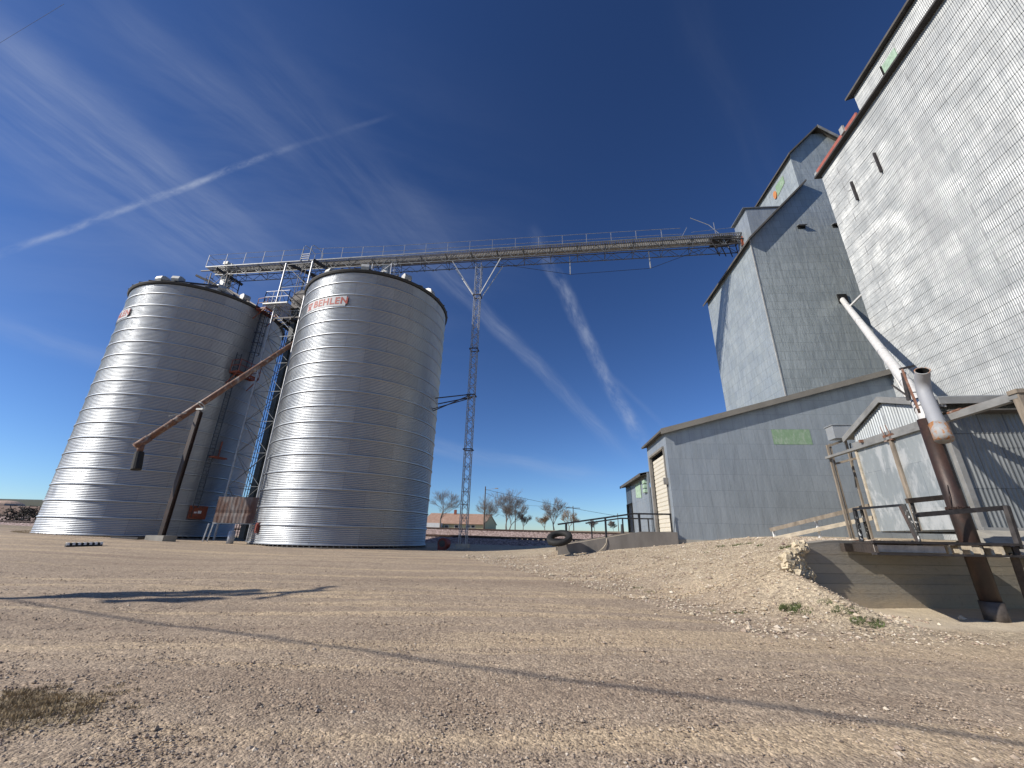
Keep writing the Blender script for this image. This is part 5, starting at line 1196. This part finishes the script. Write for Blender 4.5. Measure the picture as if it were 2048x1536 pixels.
trs = [(880, 1057, 95, 10.2, 'broad bare tree close to the right silo in front of the farmhouse', 'bark', 1.1),
       (968, 1057, 120, 10.8, 'bare tree behind the farmhouse beside the tallest pole', 'bark', .9),
       (1012, 1059, 105, 9.6, 'tall narrow bare tree right of the farmhouse gable', 'bark', .8),
       (1019, 1060, 110, 7.5, 'smaller bare tree leaning beside the tall narrow one', 'bark', .8),
       (1046, 1060, 110, 5.2, 'thin pale bare sapling standing alone between two poles', 'bark', .7),
       (1108, 1061, 108, 8.6, 'wide bare tree behind the rust leaved bush', 'bark', 1.1),
       (1090, 1061, 98, 4.3, 'low round tree holding dry rust brown leaves', 'bark_warm', 1.2),
       (1138, 1063, 102, 6.0, 'bare tree with faint brown leaves behind the crossarm pole', 'bark_warm', 1.1),
       (1190, 1064, 90, 3.4, 'low spreading bare shrub tree behind the ramp railing', 'bark', 1.4),
       (1228, 1065, 100, 2.6, 'tiny bare tree near the lean-to shed', 'bark', 1.1)]
for i, (px, py, D, hg, lb, mk, spd) in enumerate(trs): tree(px, py, D, hg, 100+i*7, lb, mk, spd)
def upole(px, ytop, ybot, D, label, arm=0, r=.15, group='utility poles beyond the tracks'):
    a = at(px, ytop, D); zb_ = bgz(a.x, D)-.2; t = thing('utility_pole', label, 'pole', (a.x, D, zb_), group)
    mb = MB(); mb.tube((a.x, D, zb_), (a.x, D, a.z), r, r*.7, n=8); mb.build('shaft', M['pole'], t)
    if arm: mb = MB(); mb.bar((a.x-arm, D, a.z-.5), (a.x+arm, D, a.z-.5), .14); mb.build('crossarm', M['pole'], t)
    return a
w1 = upole(971, 973, 1058, 88, 'tallest bare utility pole in front of the farmhouse gable')
w2 = upole(1031, 1009, 1058, 112, 'short utility pole right of the narrow bare tree', 0, .13)
w3 = upole(1146, 1012, 1062, 108, 'utility pole with a crossarm above the ramp railing', 1.8, .13)
w4 = upole(1235, 1027, 1064, 85, 'thin distant pole seen through the ramp railing', .3, .09)
def wire(pts, label, r=.025, name='power_line', sag=.02):
    mb = MB(); P_ = []
    for a, b in zip(pts, pts[1:]):
        a, b = V(a), V(b); l = (b-a).length
        for k in range(13):
            f_ = k/12; p = a.lerp(b, f_); p.z -= 4*sag*l*.5*f_*(1-f_); P_.append(p)
    mb.path(P_, r, 5); return tag(mb.build(name, M['wire']), label, 'power line', 'power lines')
wire([w1-V((0, 0, .6)), at(1235, 1032, 85)], 'thin wire from the tallest pole to the thin distant pole', .03)
wire([w1-V((0, 0, 1.3)), w2, w3-V((0, 0, .4))], 'lower wire strung from the tallest pole past the short pole', .025, sag=.01)
lf = w1; mb = MB(); mb.bar(w1-V((0, 0, .8)), w1+V((2.2, 0, -.3)), .05); mb.box(w1+V((2.4, 0, -.35)), (.7, .3, .18)); tag(mb.build('street_light', M['galv_light']), 'pale street light head on an arm of the tallest pole', 'street lamp')
# left distance: brush piles, small tree
def brush(px, py, D, w_, h_, seed, label):
    rnd = random.Random(seed); b = at(px, py, D); zb_ = bgz(b.x, b.y); mb = MB()
    for k in range(260):
        x = b.x+rnd.gauss(0, w_*.3); y = b.y+rnd.gauss(0, 1.5); f_ = max(0, 1-abs(x-b.x)/w_); z = zb_+rnd.random()*h_*f_
        a = V((rnd.gauss(0, 1), rnd.gauss(0, .6), rnd.gauss(0, .5))).normalized()*rnd.uniform(.3, .8); mb.tube((x, y, z), V((x, y, z))+a, .07, .03, n=4, cap=False)
    return tag(mb.build('brush_pile', M['brush']), label, 'brush pile')
brush(68, 1030, 66, 3.2, 2.3, 3, 'large dark pile of cut brush at the left silo edge')
brush(37, 1030, 70, .9, 2.2, 5, 'small dark clump of brush left of the large pile')
tree(46, 1022, 120, 4.6, 55, 'small lone dark evergreen on the brown field at far left', 'brush', .7, name='small_tree', group=None)
mb = MB(); q = at(14, 1006, 440); rows = [[(q.x+16*math.cos(a)*math.cos(b_), q.y+12*math.sin(a)*math.cos(b_), q.z-3+5.5*math.sin(b_)) for a in [2*math.pi*k/20 for k in range(21)]] for b_ in [0, .4, .8, 1.2, 1.5]]
mb.grid(rows); tag(mb.build('grain_pile', simple('pale grain heap', (.45, .32, .24), .9)), 'pale pinkish heap far off on the left field', 'pile')

# utility pole outside the frame at left, throwing the long shadow on the gravel
tipg = V((-3.95, 11.4, .3)); hp_ = 10.4; off = LD*((hp_)/-LD.z); pbx = V((tipg.x-off.x, tipg.y-off.y, 0)); pbx.z = ground_h(pbx.x, pbx.y)
up = thing('utility_pole', 'near utility pole with transformers left of the frame', 'pole', pbx)
mb = MB(); mb.tube(pbx, (pbx.x, pbx.y, hp_-.1), .15, .11, n=10); mb.build('shaft', M['pole'], up)
perp = V((-LD.y, LD.x, 0)).normalized(); arm = V((.5, .866, 0))
mb = MB(); mb.bar(V((pbx.x, pbx.y, 9.9))+arm*1.1, V((pbx.x, pbx.y, 9.9))-arm*1.1, .10, .12); mb.build('crossarm', M['pole'], up)
for o, z in ((.36, 8.1), (-.5, 7.7), (.3, 6.9)):
    mb = MB(); c = V((pbx.x, pbx.y, z))+perp*o; mb.tube(c, c+V((0, 0, 1.15)), .21, n=14); mb.build('transformer', M['bluebox'], up)
ga_, gb_ = V((-1.0, 6.1, .1)), V((4.4, 4.26, 0)); hgt = 7.4; offw = LD*(hgt/-LD.z); wd_ = (gb_-ga_)
wa, wb = ga_-offw-wd_*2.6, gb_-offw+wd_*3.2
wire([wa, wb], 'service wire passing overhead left of the camera', .03, sag=.0)
wire([at(-60, 122, 14), at(128, 8, 11.5)], 'thin wire crossing the sky in the top left corner', .006, sag=0)

# ---------------------------------------------------------------- weeds and dry grass
def tuft(mb, x, y, r, n, h, rnd):
    z0 = ground_h(x, y)
    for _ in range(n):
        a = rnd.random()*6.28; rr_ = r*math.sqrt(rnd.random()); bx, by = x+math.cos(a)*rr_, y+math.sin(a)*rr_*.7
        l = h*rnd.uniform(.5, 1.2); d = V((rnd.gauss(0, .6), rnd.gauss(0, .6), 1)).normalized(); w_ = rnd.uniform(.003, .008)
        p = V((bx, by, ground_h(bx, by)-.005)); s_ = V((math.cos(a), math.sin(a), 0))*w_
        mb.quad([p-s_, p+s_, p+d*l])
rnd = random.Random(4); mb = MB()
def gpt(px, py):
    r = ray(px, py); t = 2.
    for _ in range(4000):
        p = CAM+r*t
        if p.z < ground_h(p.x, p.y): return p
        t += .02
    return p
for (px, py, r_, n_, h_) in ((1580, 1216, .22, 420, .10), (1600, 1224, .25, 160, .07), (1735, 1246, .28, 420, .08), (1690, 1222, .25, 260, .07), (1650, 1205, .15, 120, .06),
                         (1440, 1094, .18, 160, .10), (1470, 1092, .15, 120, .1), (1570, 1096, .18, 120, .1), (1490, 1089, .3, 160, .1), (1520, 1092, .12, 90, .1), (1275, 1176, .16, 90, .06), (1300, 1184, .16, 70, .05), (1420, 1222, .12, 60, .05), (1476, 1226, .14, 70, .05), (1412, 1106, .1, 60, .06), (1736, 1075, .12, 80, .08), (1610, 1066, .1, 50, .08)):
    p = gpt(px, py)
    tuft(mb, p.x, p.y, r_, n_, h_, rnd)
tag(mb.build('weeds', M['weed']), 'small green weeds dotted over the stone mound', kind='stuff')
mb = MB(); mb.hasuv = False
for _ in range(240):
    x, y = -4.4+rnd.gauss(0, .36), 4.42+rnd.gauss(0, .22); tuft(mb, x, y, .09, 26, .05, rnd)
for _ in range(260):
    a = rnd.uniform(-2.8, -.8); cx_, cy_ = S1.x+math.sin(a+math.pi*1.2)*0, 0
    th_ = rnd.uniform(rad(150), rad(260)); x, y = S1.x+math.sin(th_)*(RS+.3+rnd.random()*.6), S1.y+math.cos(th_)*(RS+.3+rnd.random()*.6); tuft(mb, x, y, .2, 5, .16, rnd)
tag(mb.build('dry_grass', M['drygrass']), 'dry straw grass in the bottom left corner and round the left silo', kind='stuff')

for o in bpy.data.objects:
    if '_org' in o: del o['_org']
